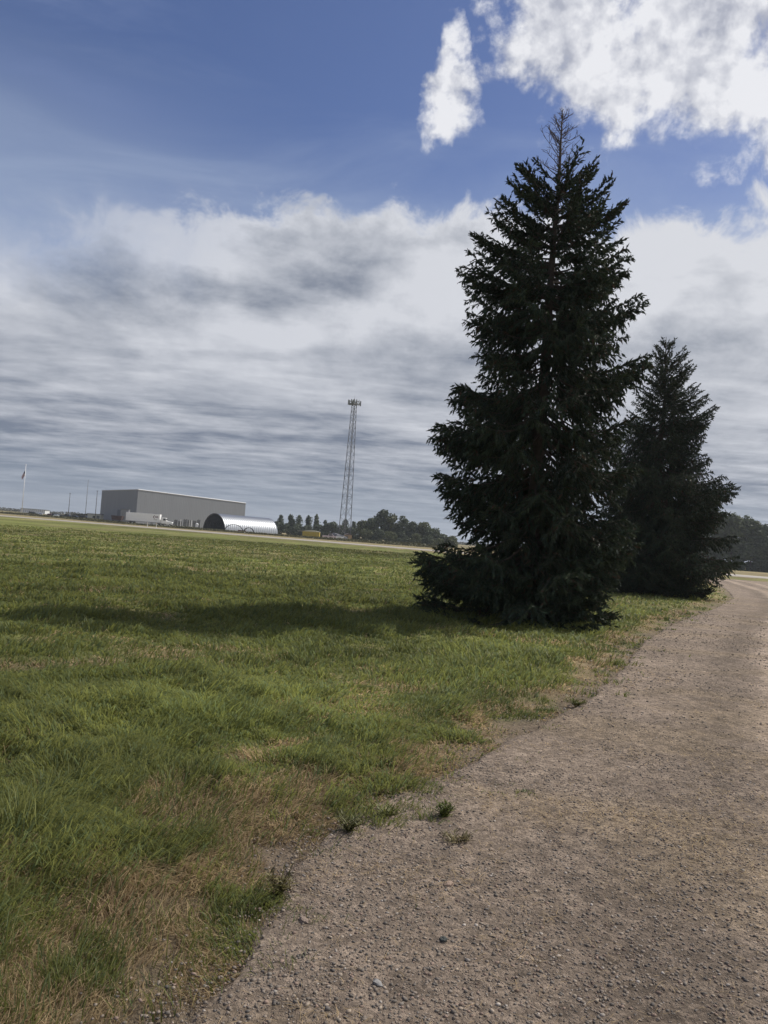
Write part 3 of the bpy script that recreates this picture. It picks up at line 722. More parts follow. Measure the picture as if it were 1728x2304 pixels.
# weeds rooted in the gravel margin
M_leaf = mat('weed leaves', (.06, .09, .04), .55, attr=True, spec=.3, trans=.3)
def weed(label, x, y, h, spread, nst, nl, colr, seed, leafw=.012):
    R_ = np.random.default_rng(seed)
    z = float(ground(np.array([x]), np.array([y]))[0])+.015
    root = thing('weed', label, 'weed', (x, y, z), group='weeds along the gravel margin')
    st = MB(); P_, D_ = [], []
    for i in range(nst):
        a = R_.uniform(0, 6.28); sp_ = spread*R_.uniform(.3, 1); hh = h*R_.uniform(.55, 1)
        pts = [Vector((0, 0, -.02)), Vector((math.cos(a)*sp_*.35, math.sin(a)*sp_*.35, hh*.5)), Vector((math.cos(a)*sp_, math.sin(a)*sp_, hh))]
        st.tube(pts, [.0028, .002, .0012], 4)
        for j in range(nl):
            t = R_.uniform(.1, 1); p = pts[0].lerp(pts[1], t*2) if t < .5 else pts[1].lerp(pts[2], t*2-1)
            P_.append(p[:]); b = R_.uniform(0, 6.28); D_.append((math.cos(b), math.sin(b), R_.uniform(.2, 1.8)))
    st.build('stems', M_leaf, root)
    me = root.children[0].data; ca = me.color_attributes.new('Col', 'FLOAT_COLOR', 'POINT')
    ca.data.foreach_set('color', np.tile(np.array((*[c*.9 for c in colr], 1)), len(me.vertices)))
    P_ = np.array(P_); D_ = norm(np.array(D_)); N = len(P_); a, b = perp_frame(D_)
    L = R_.uniform(.5, 1.2, N)*leafw*4.2; wv = a*(L*.10)[:, None]
    V = np.stack([P_, P_+D_*(L*.4)[:, None]+wv, P_+D_*L[:, None]+b*(L*.15)[:, None], P_+D_*(L*.4)[:, None]-wv], 1)
    F = (np.arange(N)*4)[:, None]+np.arange(4)[None]
    C = np.repeat(np.array(colr)[None]*R_.uniform(.7, 1.35, N)[:, None], 4, 0)
    link('leaves', np_mesh('leaves', V.reshape(-1, 3), F, C), M_leaf, root)
weed('spreading green grassy weed at the edge of the dry verge', .14, 4.46, .07, .14, 26, 7, (.14, .15, .04), 1, .011)
weed('small upright green weed standing alone in the gravel', .47, 4.52, .10, .07, 26, 7, (.12, .145, .035), 2, .011)
weed('dull dusty weed low on the gravel just nearer than the upright one', .52, 4.17, .05, .12, 20, 6, (.19, .16, .08), 3, .011)
weed('dark bushy weed between dry verge and gravel', -.06, 4.22, .09, .11, 26, 7, (.12, .12, .045), 4, .012)
weed('dull tall stalked weed nearest the camera at the verge edge', -.33, 3.40, .12, .08, 24, 8, (.15, .13, .055), 5, .010)
weed('low bright weed tuft farthest along the verge toward the tall spruce', 2.12, 8.05, .08, .15, 22, 8, (.14, .15, .04), 7, .013)
# a few stones large enough to pick out
def stone(label, x, y, s, c, seed):
    R_ = np.random.default_rng(seed); bm = bmesh.new(); bmesh.ops.create_icosphere(bm, subdivisions=2, radius=1.0)
    for v in bm.verts: v.co *= 1+R_.normal(0, .12); v.co.x *= s*1.25; v.co.y *= s*.8; v.co.z *= s*.5
    me = bpy.data.meshes.new('stone'); bm.to_mesh(me); bm.free()
    o = link('stone', me, mat('stone', c, .85, noise=.3, nscale=30, bump=.4, bscale=60))
    o.location = (x, y, float(ground(np.array([x]), np.array([y]))[0])+.03+s*.05); o.rotation_euler = (R_.uniform(-.2, .2), R_.uniform(-.2, .2), R_.uniform(0, 3))
    tag(o, label, 'stone', 'larger stones on the gravel')
stone('dark pointed stone alone in the smooth gravel', .36, 3.12, .020, (.06, .065, .06), 1)
stone('pale pinkish stone at the edge of the verge near the camera', -.20, 3.18, .021, (.24, .185, .15), 2)
stone('pale round stone near the bottom of the picture', .10, 2.78, .017, (.27, .26, .25), 3)
stone('tan stone in the loose gravel below the dusty weed', .42, 3.62, .022, (.30, .22, .17), 4)

# ------------------------------------------------------------------ far side of the road
def gzf(x, y): return float(ground(np.array([float(x)]), np.array([float(y)]))[0])
ORD = ['first', 'second', 'third', 'fourth', 'fifth', 'sixth', 'seventh', 'eighth', 'ninth', 'tenth', 'eleventh', 'twelfth']
def ribbed(name, color, period, rough=.5, metal=0.0, axis=0, dark=.75):
    m = bpy.data.materials.new(name); m.use_nodes = True; t = NT(m.node_tree); b = t.N['Principled BSDF']
    p = t.n('ShaderNodeTexCoord').outputs['Object']; sp_ = t.n('ShaderNodeSeparateXYZ'); t.L.new(p, sp_.inputs[0])
    s = t.m('ADD', sp_.outputs[0], sp_.outputs[1]) if axis == 2 else sp_.outputs[axis]
    w = t.m('SINE', t.m('MULTIPLY', s, 6.283/period))
    n = t.noise(t.vm('MULTIPLY', p, (.6, .6, .12)), 1.0, 5, .6)
    f = t.m('ADD', .88, t.m('MULTIPLY', n, .24))
    v = t.n('ShaderNodeMix', data_type='RGBA', blend_type='MULTIPLY'); v.inputs[0].default_value = 1
    t.put(v.inputs[6], t.rgb(color)); cc = t.n('ShaderNodeCombineColor')
    for i in range(3): t.put(cc.inputs[i], f)
    t.L.new(cc.outputs[0], v.inputs[7]); t.put(b.inputs['Base Color'], v.outputs[2])
    b.inputs['Roughness'].default_value = rough; b.inputs['Metallic'].default_value = metal
    bn = t.n('ShaderNodeBump'); bn.inputs['Strength'].default_value = .3; bn.inputs['Distance'].default_value = .03
    t.L.new(w, bn.inputs['Height']); t.L.new(bn.outputs[0], b.inputs['Normal'])
    return m
M_siding = ribbed('grey steel siding', (.225, .235, .25), 1.2, .6, 0, 2)
M_trim = mat('pale trim', (.62, .63, .64), .5)
M_roofm = mat('roof sheet', (.45, .46, .47), .45, .3)
M_galv = mat('galvanised steel', (.48, .50, .52), .46, .85, noise=.1, nscale=2)
M_inner_shade = mat('painted interior shade', (.03, .03, .032), .9)  # shade inside the open hut, put into the colour
M_black = mat('black rubber', (.02, .02, .02), .8)
M_white = mat('white paint', (.80, .80, .79), .45, noise=.06, nscale=1.5)
M_glass = mat('dark glass', (.02, .025, .03), .08, 0, spec=.8)
M_steel = mat('weathered steel', (.16, .155, .15), .6, .3, noise=.2, nscale=3)
M_wood_pole = mat('pole wood', (.09, .075, .065), .9)
M_chrome = mat('chrome', (.8, .8, .8), .12, 1.0)

# big steel shed: near corner, left corner, right corner
N_, L_, R__ = Vector((-101.6, 320.0)), Vector((-123.4, 339.2)), Vector((-64.4, 361.6))
bz = gzf(-95, 340)
b = thing('steel_warehouse', 'large flat roofed grey steel warehouse behind the white semi trailer', 'warehouse', (N_.x, N_.y, bz))
F4 = L_+R__-N_
loc = lambda p: (p.x-N_.x, p.y-N_.y)
ht = {'N': 14.0, 'L': 13.1, 'R': 12.95, 'F': 12.3}
cs = [(loc(N_), ht['N']), (loc(R__), ht['R']), (loc(F4), ht['F']), (loc(L_), ht['L'])]
m_ = MB(); v = [(p[0], p[1], -1.0) for p, h in cs]+[(p[0], p[1], h) for p, h in cs]
m_.add(v, [(0, 1, 5, 4), (1, 2, 6, 5), (2, 3, 7, 6), (3, 0, 4, 7)]); m_.build('wall', M_siding, b)
m_ = MB(); m_.add([(p[0], p[1], h+.05) for p, h in cs]+[(p[0], p[1], h+.25) for p, h in cs], [(4, 5, 6, 7), (0, 1, 5, 4), (1, 2, 6, 5), (2, 3, 7, 6), (3, 0, 4, 7)]); m_.build('roof', M_roofm, b)
m_ = MB()
for i, j in ((0, 1), (3, 0), (1, 2)):
    (p, h1), (q_, h2) = cs[i], cs[j]
    m_.tube([(p[0], p[1], h1+.15), (q_[0], q_[1], h2+.15)], .19, 4)
m_.build('eave_trim', M_trim, b)
m_ = MB()
m_.box((-9.0, 7.6, 2.9), (4.6, .4, 4.8), math.atan2(19.2, -21.8)); m_.build('loading_door', mat('door steel', (.12, .13, .15), .5), b)
# open quonset hut
def quonset():
    c0 = np.array((-61.6, 284.8)); axd = np.array((.68, .733)); axd /= np.linalg.norm(axd); sd = np.array((axd[1], -axd[0]))
    W_, H_, Ln = 13.4, 6.15, 24.5
    gz0 = gzf(*c0); root = thing('quonset_hut', 'open ended galvanised quonset hut with ribbed arched roof', 'hut', (float(c0[0]), float(c0[1]), gz0-.1), math.atan2(-axd[0], axd[1]))
    nA, per = 28, .9; nR = int(Ln/per*6); ang = np.linspace(0, np.pi, nA)
    V = []; 
    for i in range(nR+1):
        y = i*Ln/nR; r = .11*math.sin(2*math.pi*y/per)
        V.append(np.stack([-np.cos(ang)*(W_/2+r), np.full(nA, y), np.sin(ang)*(H_+r)], 1))
    V = np.concatenate(V); ii, jj = np.meshgrid(np.arange(nR), np.arange(nA-1), indexing='ij'); q = (ii*nA+jj).ravel()
    link('arched_shell', np_mesh('arched_shell', V, np.stack([q, q+1, q+nA+1, q+nA], 1), None, True), M_galv, root)
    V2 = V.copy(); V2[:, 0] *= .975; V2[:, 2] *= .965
    link('shaded_lining', np_mesh('shaded_lining', V2, np.stack([q+nA, q+nA+1, q+1, q], 1)), M_inner_shade, root)  # inner copy of the shell, coloured near black as interior shade
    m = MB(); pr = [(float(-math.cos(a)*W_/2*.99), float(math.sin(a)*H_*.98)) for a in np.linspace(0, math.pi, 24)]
    m.prism(pr, Ln-.3, Ln-.1); m.build('end_wall', M_inner_shade, root)
    m = MB(); pts = [(-math.cos(a)*(W_/2+.12), -.05, math.sin(a)*(H_+.12)) for a in np.linspace(0, math.pi, 24)]
    for p, q_ in zip(pts[:-1], pts[1:]): m.tube([p, q_], .13, 5)
    m.build('front_rim', M_steel, root)
quonset()

# semi trailer and its tractor
def trailer():
    p0 = Vector((-95.2, 288.0)); ang = math.radians(3.0)
    t = thing('semi_trailer', 'long white box semi trailer with a small dark red mark near its front', 'trailer', (p0.x, p0.y, gzf(-90, 288)), ang)
    Ln = 12.4
    MB().box((Ln/2, 1.3, 2.80), (Ln, 2.6, 3.05)).build('box_body', M_white, t, bevel=.05)
    m = MB(); m.box((Ln/2, 1.3, 1.17), (Ln, 2.5, .16)); m.build('floor_rail', mat('rail', (.30, .30, .31), .5), t)
    m = MB(); m.box((-.04, 1.3, 2.78), (.05, 2.5, 2.9)); m.build('rear_door', mat('dull door', (.30, .31, .33), .5, .2), t)
    for x in (1.3, 2.6):
        for y in (.2, 2.4):
            w = MB().wheel((x, y, .52), .52, .5).build('wheel', M_black, t); MB().wheel((x, y-.27*(1 if y < 1 else -1), .52), .26, .05).build('rim', M_galv, w)
    for y in (.35, 2.25): MB().box((9.3, y, .62), (.18, .18, 1.1)).box((9.3, y, .06), (.4, .4, .08)).build('landing_leg', M_steel, t)
    m = MB()
    for a, b_, w in ((.2, .75, .14), (1.0, .75, .14)):
        pass
    mk = mat('dark red mark', (.11, .035, .04), .6)
    m.add([(9.9, -.012, 3.25), (10.35, -.012, 3.85), (10.6, -.012, 3.85), (10.2, -.012, 3.25), (10.6, -.012, 2.62), (10.35, -.012, 2.62)], [(0, 5, 4, 3), (0, 3, 2, 1)])
    for i, (x, w, h) in enumerate(((10.62, .16, .62), (10.86, .12, .5), (11.06, .16, .56), (11.30, .12, .62), (11.50, .16, .62), (11.74, .12, .56))):
        m.add([(x, -.012, 2.98), (x+w, -.012, 2.98), (x+w, -.012, 2.98+h), (x, -.012, 2.98+h)], [(0, 1, 2, 3)])
    m.build('logo', mk, t)
    m = MB()
    for x, w in ((10.3, .3), (10.75, .25), (11.1, .35)): m.add([(x, -.012, 2.05), (x+w, -.012, 2.05), (x+w, -.012, 2.42), (x, -.012, 2.42)], [(0, 1, 2, 3)])
    m.build('lettering', mat('faint lettering', (.42, .43, .38), .6), t)
trailer()
def tractor():
    t = thing('truck_tractor', 'white semi truck tractor with long bonnet coupled ahead of the white trailer', 'truck', (-82.4, 288.6, gzf(-82, 288)), math.radians(3))
    MB().box((1.6, 1.2, .85), (6.4, .9, .35)).build('chassis', M_steel, t)
    m = MB(); m.prism([(.2, 1.0), (2.05, 1.0), (2.05, 2.3), (1.85, 3.15), (.2, 3.25)], .1, 2.3); m.build('cab', M_white, t, bevel=.08)
    m = MB(); m.prism([(2.0, .8), (4.3, .75), (4.45, 1.15), (4.2, 1.75), (2.0, 2.1)], .3, 2.1); m.build('bonnet', M_white, t, bevel=.1)
    m = MB(); m.add([(2.07, .25, 2.3), (2.07, 2.15, 2.3), (1.90, 2.15, 3.0), (1.90, .25, 3.0)], [(0, 1, 2, 3)]); m.build('windscreen', M_glass, t)
    m = MB(); m.add([(.9, .085, 2.2), (1.85, .085, 2.2), (1.75, .085, 2.9), (.9, .085, 2.9)], [(0, 1, 2, 3)]); m.build('side_window', M_glass, t)
    MB().box((4.47, 1.2, 1.15), (.12, 1.4, .8)).build('grille', M_chrome, t)
    for x in (-1.0, .3, 3.5):
        for y in (.15, 2.25):
            w = MB().wheel((x, y, .5), .5, .35).build('wheel', M_black, t); MB().wheel((x, y-.19*(1 if y < 1 else -1), .5), .27, .05).build('rim', M_chrome, w)
    for y in (.45, 1.95): MB().box((4.42, y, 1.2), (.12, .3, .25)).build('headlight', M_chrome, t, bevel=.03)
    MB().tube([(.1, .0, 1.0), (.1, .0, 3.5)], .09, 8).build('exhaust_stack', M_chrome, t)
tractor()
# wagon and bulk container left of the trailer
w_ = thing('grain_wagon', 'dark rusty grain wagon left of the white trailer', 'wagon', (-99.2, 285, gzf(-99, 285)))
m = MB(); m.add([(0, 0, 1.1), (3.4, 0, 1.1), (3.4, 2.2, 1.1), (0, 2.2, 1.1), (-.3, -.3, 2.7), (3.7, -.3, 2.7), (3.7, 2.5, 2.7), (-.3, 2.5, 2.7)], [(3, 2, 1, 0), (0, 1, 5, 4), (1, 2, 6, 5), (2, 3, 7, 6), (3, 0, 4, 7)])
m.build('hopper', mat('rusty red', (.07, .045, .045), .8, noise=.4, nscale=2), w_)
MB().box((1.7, 1.1, .85), (3.6, 1.2, .2)).build('frame', M_steel, w_)
for x in (.5, 2.9):
    for y in (-.05, 2.25): MB().wheel((x, y, .5), .5, .3).build('wheel', M_black, w_)
MB().box((4.2, 1.1, .6), (1.2, .12, .12)).build('drawbar', M_steel, w_)
c_ = thing('bulk_container', 'tall grey square container standing behind the left end of the white trailer', 'container', (-103.4, 306, gzf(-102, 306)), .1)
MB().box((1.6, 1.3, 2.7), (3.0, 2.6, 5.2)).build('body', ribbed('grey container', (.17, .18, .20), .4, .5), c_, bevel=.05)
MB().box((1.6, 1.3, 5.42), (3.2, 2.8, .14)).build('lid', M_steel, c_)
MB().box((1.0, -.06, 2.4), (.08, .1, 4.2)).build('ladder', M_steel, c_)
h_ = thing('utility_shed', 'small cream shed with two dark openings left of the grey warehouse', 'shed', (-124.6, 328, gzf(-124, 328)), .02)
MB().box((2.8, 1.8, 1.35), (5.5, 3.6, 2.7)).build('wall', mat('cream siding', (.42, .42, .36), .6, noise=.08), h_)
MB().box((2.8, 1.8, 2.80), (5.9, 4.0, .18)).build('roof', mat('grey roof', (.16, .15, .15), .7), h_)
MB().box((4.5, -.02, 1.25), (1.3, .06, 1.9)).build('door', mat('dark door', (.09, .10, .10), .6), h_)
MB().box((2.75, -.02, 1.5), (1.0, .06, 1.0)).build('window', M_glass, h_)
# flagpole and its hanging flag
fp = thing('flagpole', 'tall white flagpole with a ball top at the far left', 'flagpole', (-163.4, 352, gzf(-163, 352)))
MB().tube([(0, 0, -.2), (0, 0, 22.6)], [.17, .10], 10).build('pole', M_white, fp, smooth=True)
bm = bmesh.new(); bmesh.ops.create_uvsphere(bm, u_segments=12, v_segments=8, radius=.22); me = bpy.data.meshes.new('finial'); bm.to_mesh(me); bm.free()
fo = link('finial', me, M_white, fp); fo.location = (0, 0, 22.75)
MB().box((0, 0, .1), (1.0, 1.0, .5)).build('base', mat('concrete', (.35, .34, .32), .9), fp)
def flag():
    nu, nv = 40, 52; V = []; C = []
    Wf, Hf = 3.4, 4.2
    for j in range(nv+1):
        for i in range(nu+1):
            u, v = i/nu, j/nv                      # u along the fly, v down the hoist
            fold = math.sin(u*10+v*1.2)*.16*u**.5
            x = -(u*Wf*.34+.05+.12*math.sin(v*5)*u); z = -(v*Hf*.62+u*Wf*.80*(1-.25*v))
            V.append((x, fold, z))
            s = int(v*13) % 2 == 0; c = (.33, .04, .05) if s else (.55, .54, .53)
            if u < .4 and v < 7/13:
                c = (.035, .045, .12)
                if (i % 3 == 1) and (j % 4 == 2): c = (.45, .45, .47)
            C.append(c)
    q = np.array([(j*(nu+1)+i) for j in range(nv) for i in range(nu)])
    me = np_mesh('flag', np.array(V), np.stack([q, q+1, q+nu+2, q+nu+1], 1), np.array(C), True)
    o = link('flag', me, mat('flag cloth', (.4, .1, .1), .8, attr=True, trans=.3))
    o.location = (-163.5, 352, gzf(-163, 352)+20.4)
    sol = o.modifiers.new('thickness', 'SOLIDIFY'); sol.thickness = .02
    tag(o, 'red and white striped flag with blue corner hanging limp from the pole', 'flag')
flag()
# three poles in front of the yard
for (x, y, h, r, lab, mm, arm) in ((-139.1, 344, 11.2, .15, 'dark wooden pole standing among the parked cars', M_wood_pole, 0), (-131.6, 344, 17.6, .13, 'tallest and thinnest pole, standing left of the cream shed', M_steel, 1), (-118.3, 320, 12.4, .15, 'dark pole standing in front of the cream shed', M_wood_pole, 0)):
    p = thing('utility_pole', lab, 'pole', (x, y, gzf(x, y)))
    MB().tube([(0, 0, -.3), (0, 0, h)], [r, r*.65], 8).build('shaft', mm, p, smooth=True)
    if arm: MB().tube([(0, 0, h-.05), (.35, 0, h+.2)], .05, 6).build('tip', M_steel, p)
    else: MB().box((0, 0, h-.12), (.5, .2, .2)).build('cap', M_steel, p)
# low white building behind the cars
lb = thing('low_white_building', 'long low white ribbed building behind the parked cars by the flagpole', 'building', (-298.6, 640, gzf(-298, 640)), .0)
MB().box((10.2, 5, 1.9), (20.2, 9, 3.4)).build('wall', ribbed('white ribbed siding', (.68, .69, .70), .9, .5), lb)
m = MB(); m.prism([(-.5, 3.55), (20.9, 3.55), (20.9, 3.75), (-.5, 3.75)], -.2, 10.2); m.build('roof', mat('blue grey roof', (.09, .14, .17), .6), lb)
for k in range(12): MB().box((1.2+k*1.68, .45, 1.9), (.5, .12, 2.6)).build('window', mat('grey bay', (.20, .22, .25), .5) if k == 0 else bpy.data.materials['grey bay'], lb)

def car(name, label, x, y, rz, colr, kind='car', metal=.3):
    z = gzf(x, y); t = thing(name, label, 'car' if kind != 'pickup' else 'pickup', (x, y, z), rz, 'vehicles parked by the flagpole')
    paint = mat('car paint', colr, .3, metal, spec=.6); L = 4.6; Wd = 1.8
    if kind == 'car': prof = [(0, .35), (4.6, .35), (4.6, .75), (4.3, .92), (3.35, 1.0), (.5, 1.02), (.05, .9)]; cab = [(.75, 1.0), (3.3, .98), (2.65, 1.42), (1.35, 1.45)]
    elif kind == 'suv': prof = [(0, .4), (4.7, .4), (4.7, .95), (4.4, 1.08), (3.6, 1.12), (.05, 1.1)]; cab = [(.12, 1.1), (3.5, 1.12), (2.9, 1.72), (.35, 1.76)]
    else: prof = [(0, .5), (5.4, .5), (5.4, 1.0), (5.1, 1.15), (3.9, 1.2), (0, 1.2)]; cab = [(2.0, 1.2), (4.0, 1.2), (3.4, 1.82), (2.2, 1.86)]
    m = MB(); m.prism(prof, 0, Wd); m.build('body', paint, t, bevel=.08)
    m = MB(); m.prism(cab, .12, Wd-.12); m.build('cabin', paint, t, bevel=.06)
    (x0, z0), (x1, z1), (x2, z2), (x3, z3) = cab
    m = MB()
    for yy in (.112, Wd-.112): m.add([(x0+.25, yy, z0+.06), (x1-.3, yy, z1+.06), (x2-.08, yy, z2-.07), (x3+.1, yy, z3-.07)], [(0, 1, 2, 3)])
    e = .02; m.add([(x1-.02+e, .2, z1+.05), (x1-.02+e, Wd-.2, z1+.05), (x2+e+.03, Wd-.25, z2-.05), (x2+e+.03, .25, z2-.05)], [(0, 1, 2, 3)])
    m.build('windows', M_glass, t)
    for xx in (.9, L-.95 if kind != 'pickup' else 4.4):
        for yy in (.1, Wd-.1): MB().wheel((xx, yy, .33), .33, .22).build('wheel', M_black, t)
    for yy in (.3, Wd-.3): MB().box((prof[1][0]+.01, yy, .72), (.06, .3, .16)).build('headlight', M_chrome, t)
    return t
GP = math.radians
car('parked_suv', 'dark green suv parked left of the silver car', -167.0, 366, GP(5), (.02, .035, .03), 'suv')
car('parked_car', 'silver car facing the camera between the green suv and the dark red car', -161.0, 364, GP(-70), (.55, .56, .58), 'car', .6)
car('parked_car', 'dark red car right of the silver car', -159.0, 366, GP(-5), (.09, .012, .018))
car('parked_suv', 'dark blue suv right of the dark red car', -154.3, 362, GP(-3), (.02, .025, .04), 'suv')
car('parked_car', 'dark grey car half hidden behind the light van', -150.6, 366, GP(-8), (.05, .055, .07))
car('parked_car', 'light grey small car at the middle of the parked row', -150.2, 357, GP(-80), (.38, .40, .40))
car('parked_pickup', 'dark pickup with a pale cab roof reflecting the sky', -147.6, 356, GP(-4), (.03, .035, .035), 'pickup', .5)
car('parked_car', 'black car nearest the first wooden pole', -141.6, 352, GP(-6), (.015, .016, .02), 'car', .5)
car('parked_suv', 'black suv at the right end of the parked row', -136.6, 350, GP(-4), (.02, .018, .018), 'suv')

# dark upright racks along the shed wall, with pale posts between
M_rack = mat('dark racks', (.028, .028, .026), .8, noise=.3)
xs = [-79.0, -77.6, -75.9, -74.6, -72.7, -71.4]
for i, x in enumerate(xs):
    y = 297+i*.9; hgt = [2.9, 2.6, 3.4, 3.3, 3.1, 3.6][i]
    r_ = thing('upright_rack', '%s dark upright steel rack counting from the white truck' % ORD[i], 'rack', (x, y, gzf(x, y)), .15, 'dark upright racks along the warehouse')
    m = MB()
    for k in range(5): m.box((-.5+k*.26, 0, hgt/2), (.16, .22, hgt*(.82+.18*((k*7+i*3) % 5)/4)))
    m.build('uprights', M_rack, r_)
    MB().box((0, .1, .3), (1.35, .9, .18)).build('cross_rail', M_steel, r_); MB().box((0, .1, hgt*.6), (1.3, .14, .14)).build('cross_rail', M_steel, r_)
for i, x in enumerate([-76.75, -73.65, -73.1]):
    p = thing('marker_post', 'pale slender post %s the dark racks' % ['left among', 'centred among', 'right among'][i], 'post', (x, 295.5+i, gzf(x, 296)), 0, 'pale posts among the racks')
    MB().tube([(0, 0, -.2), (0, 0, 3.0)], .09, 6).build('post', M_white, p); MB().box((0, 0, 3.02), (.3, .3, .08)).build('cap', M_trim, p)
tk = thing('white_tank', 'small upright white tank beside the quonset hut', 'tank', (-68.2, 286, gzf(-68, 286)))
MB().tube([(0, 0, 0), (0, 0, 1.9), (0, 0, 2.15)], [.55, .55, .2], 12).build('body', M_white, tk, smooth=False)
MB().box((0, 0, .0), (1.3, 1.3, .2)).build('pad', M_steel, tk)
# reflector posts on the road shoulder
for x, y, s in ((-45.6, 151, 'left'), (-43.6, 150.2, 'right')):
    p = thing('marker_post', 'short white reflector post at the roadside, %s of the pair below the trailer' % s, 'post', (x, y, gzf(x, y)), 0, 'roadside reflector posts')
    MB().box((0, 0, .45), (.10, .05, 1.2)).build('post', M_white, p); MB().box((0, -.035, .9), (.08, .02, .16)).build('reflector', mat('amber reflector', (.6, .35, .05), .3), p)
# bent pipe hoops and scrap before the quonset
def hoop(label, x, y, Wd, H, rz):
    p = thing('pipe_hoop', label, 'hoop', (x, y, gzf(x, y)), rz, 'dark pipe hoops before the quonset hut')
    for dy, nm in ((0, 'front_arch'), (.7, 'rear_arch')):
        m = MB(); pts = [(-math.cos(a)*Wd/2, dy, math.sin(a)*H) for a in np.linspace(0, math.pi, 14)]
        for a, b_ in zip(pts[:-1], pts[1:]): m.tube([a, b_], .09, 5)
        m.build(nm, M_rack, p)
    MB().tube([(0, 0, H), (0, .7, H)], .05, 5).build('tie_bar', M_rack, p)
hoop('larger dark pipe hoop before the open end of the quonset hut', -50.0, 262, 6.4, 2.6, .05)
hoop('smaller dark pipe hoop right of the larger one', -45.0, 262, 3.6, 1.9, -.1)
s_ = thing('scrap_board', 'pale board lying in the weeds before the quonset hut', 'board', (-45.2, 250, gzf(-45, 250)), -.2)
MB().box((0, 0, .35), (2.6, 1.0, .12)).build('board', M_trim, s_); MB().box((0, 0, .12), (1.8, .8, .3)).build('underside_frame', M_steel, s_)
s_ = thing('scrap_heap', 'small heap of white and yellow scrap right of the quonset hut', 'scrap', (-33.8, 252, gzf(-34, 252)))
for i in range(7): MB().box((rng.uniform(-1, 1), rng.uniform(-.4, .4), .15+.25*rng.random()), (rng.uniform(.4, 1.1), .4, rng.uniform(.1, .35)), rng.uniform(0, 3)).build('scrap_piece', [M_white, mat('scrap yellow', (.45, .38, .12), .7)][i % 2], s_)
s_ = thing('red_implement', 'low dull red farm implement between the pipe hoops', 'implement', (-47.6, 264, gzf(-47, 264)))
MB().box((0, 0, .7), (2.6, .5, .35)).build('beam', mat('dull red', (.13, .03, .03), .7), s_)
for x in (-1.1, 0, 1.1): MB().wheel((x, -.1, .38), .38, .1).build('disc', M_steel, s_)
# yellow bin and odds and ends by the tower
yb = thing('yellow_bin', 'large mustard yellow roll off bin with a bulging pale cover', 'bin', (-27.2, 264, gzf(-25, 264)), -.03)
MB().box((3.0, 1.2, 1.15), (5.8, 2.4, 2.1)).build('body', mat('mustard paint', (.42, .32, .055), .6, noise=.2, nscale=1.2), yb, bevel=.06)
m = MB(); prof = [(-1.6, 2.15), (.2, 2.2)]+[(.2+5.8*k/8, 2.22+.42*math.sin(math.pi*k/8)) for k in range(1, 9)]+[(6.0, 2.15), (.2, 2.12), (-1.6, 2.05)]
m.prism(prof, .0, 2.4); m.build('cover', mat('pale cover', (.50, .47, .36), .8), yb)
m = MB()
for k in range(7): m.box((.3+k*.9, -.05, 1.1), (.12, .12, 2.0))
m.build('ribs', mat('mustard rib', (.34, .25, .04), .6), yb)
pk = car('old_pickup', 'faded pinkish white pickup parked among junk right of the yellow bin', -20.4, 265, .05, (.50, .40, .40), 'pickup', .1); pk['group'] = 'junk by the tower'
cr_ = thing('white_crates', 'row of low white crates in the grass before the pickup', 'crate', (-18.2, 258, gzf(-18, 258)))
for i in range(4): MB().box((i*1.0, .2*(i % 2), .35), (.85, .7, .6), .1*i).build('crate', M_white, cr_, bevel=.03)
# tarp heap
def heap(name, label, cat, x, y, rx, ry, h, mm, seed):
    R_ = np.random.default_rng(seed); bm = bmesh.new(); bmesh.ops.create_uvsphere(bm, u_segments=20, v_segments=12, radius=1)
    for v_ in list(bm.verts):
        k = 1+.10*math.sin(v_.co.x*5+seed)+R_.normal(0, .03); v_.co.x *= rx*k; v_.co.y *= ry*k; v_.co.z = max(v_.co.z, -.15)*h*k
    me = bpy.data.meshes.new(name); bm.to_mesh(me); bm.free(); o = link(name, me, mm); o.location = (x, y, gzf(x, y)); tag(o, label, cat)
heap('tarp_heap', 'dark slate coloured tarpaulin heap between the pickup and the tower', 'tarpaulin', -15.6, 268, 3.6, 2.0, 2.15, mat('slate tarp', (.05, .052, .065), .6, bump=.6, bscale=2), 3)
wt = thing('white_cabinet', 'low white equipment cabinet at the foot of the lattice tower', 'cabinet', (-14.9, 258, gzf(-14, 258)))
MB().box((.9, .5, .6), (2.4, 1.0, 1.2)).build('body', M_white, wt, bevel=.04); MB().box((.9, .5, 1.26), (2.5, 1.1, .08)).build('lid', M_trim, wt)
MB().box((.3, -.02, .6), (.05, .05, 1.0)).build('door_seam', M_steel, wt)
ts = thing('tan_shed', 'small tan shed with a dark side right of the tower foot', 'shed', (-12.6, 272, gzf(-12, 272)), .3)
MB().box((1.0, 1, 1.0), (2.2, 2, 2.0)).build('wall', mat('tan boards', (.32, .22, .13), .8, noise=.15), ts)
m = MB(); m.prism([(-.3, 1.95), (2.3, 1.95), (1.0, 2.65)], -.2, 2.2); m.build('roof', mat('brown roof', (.10, .08, .07), .8), ts)
MB().box((.4, -.03, .9), (.7, .05, 1.5)).build('door', M_steel, ts)

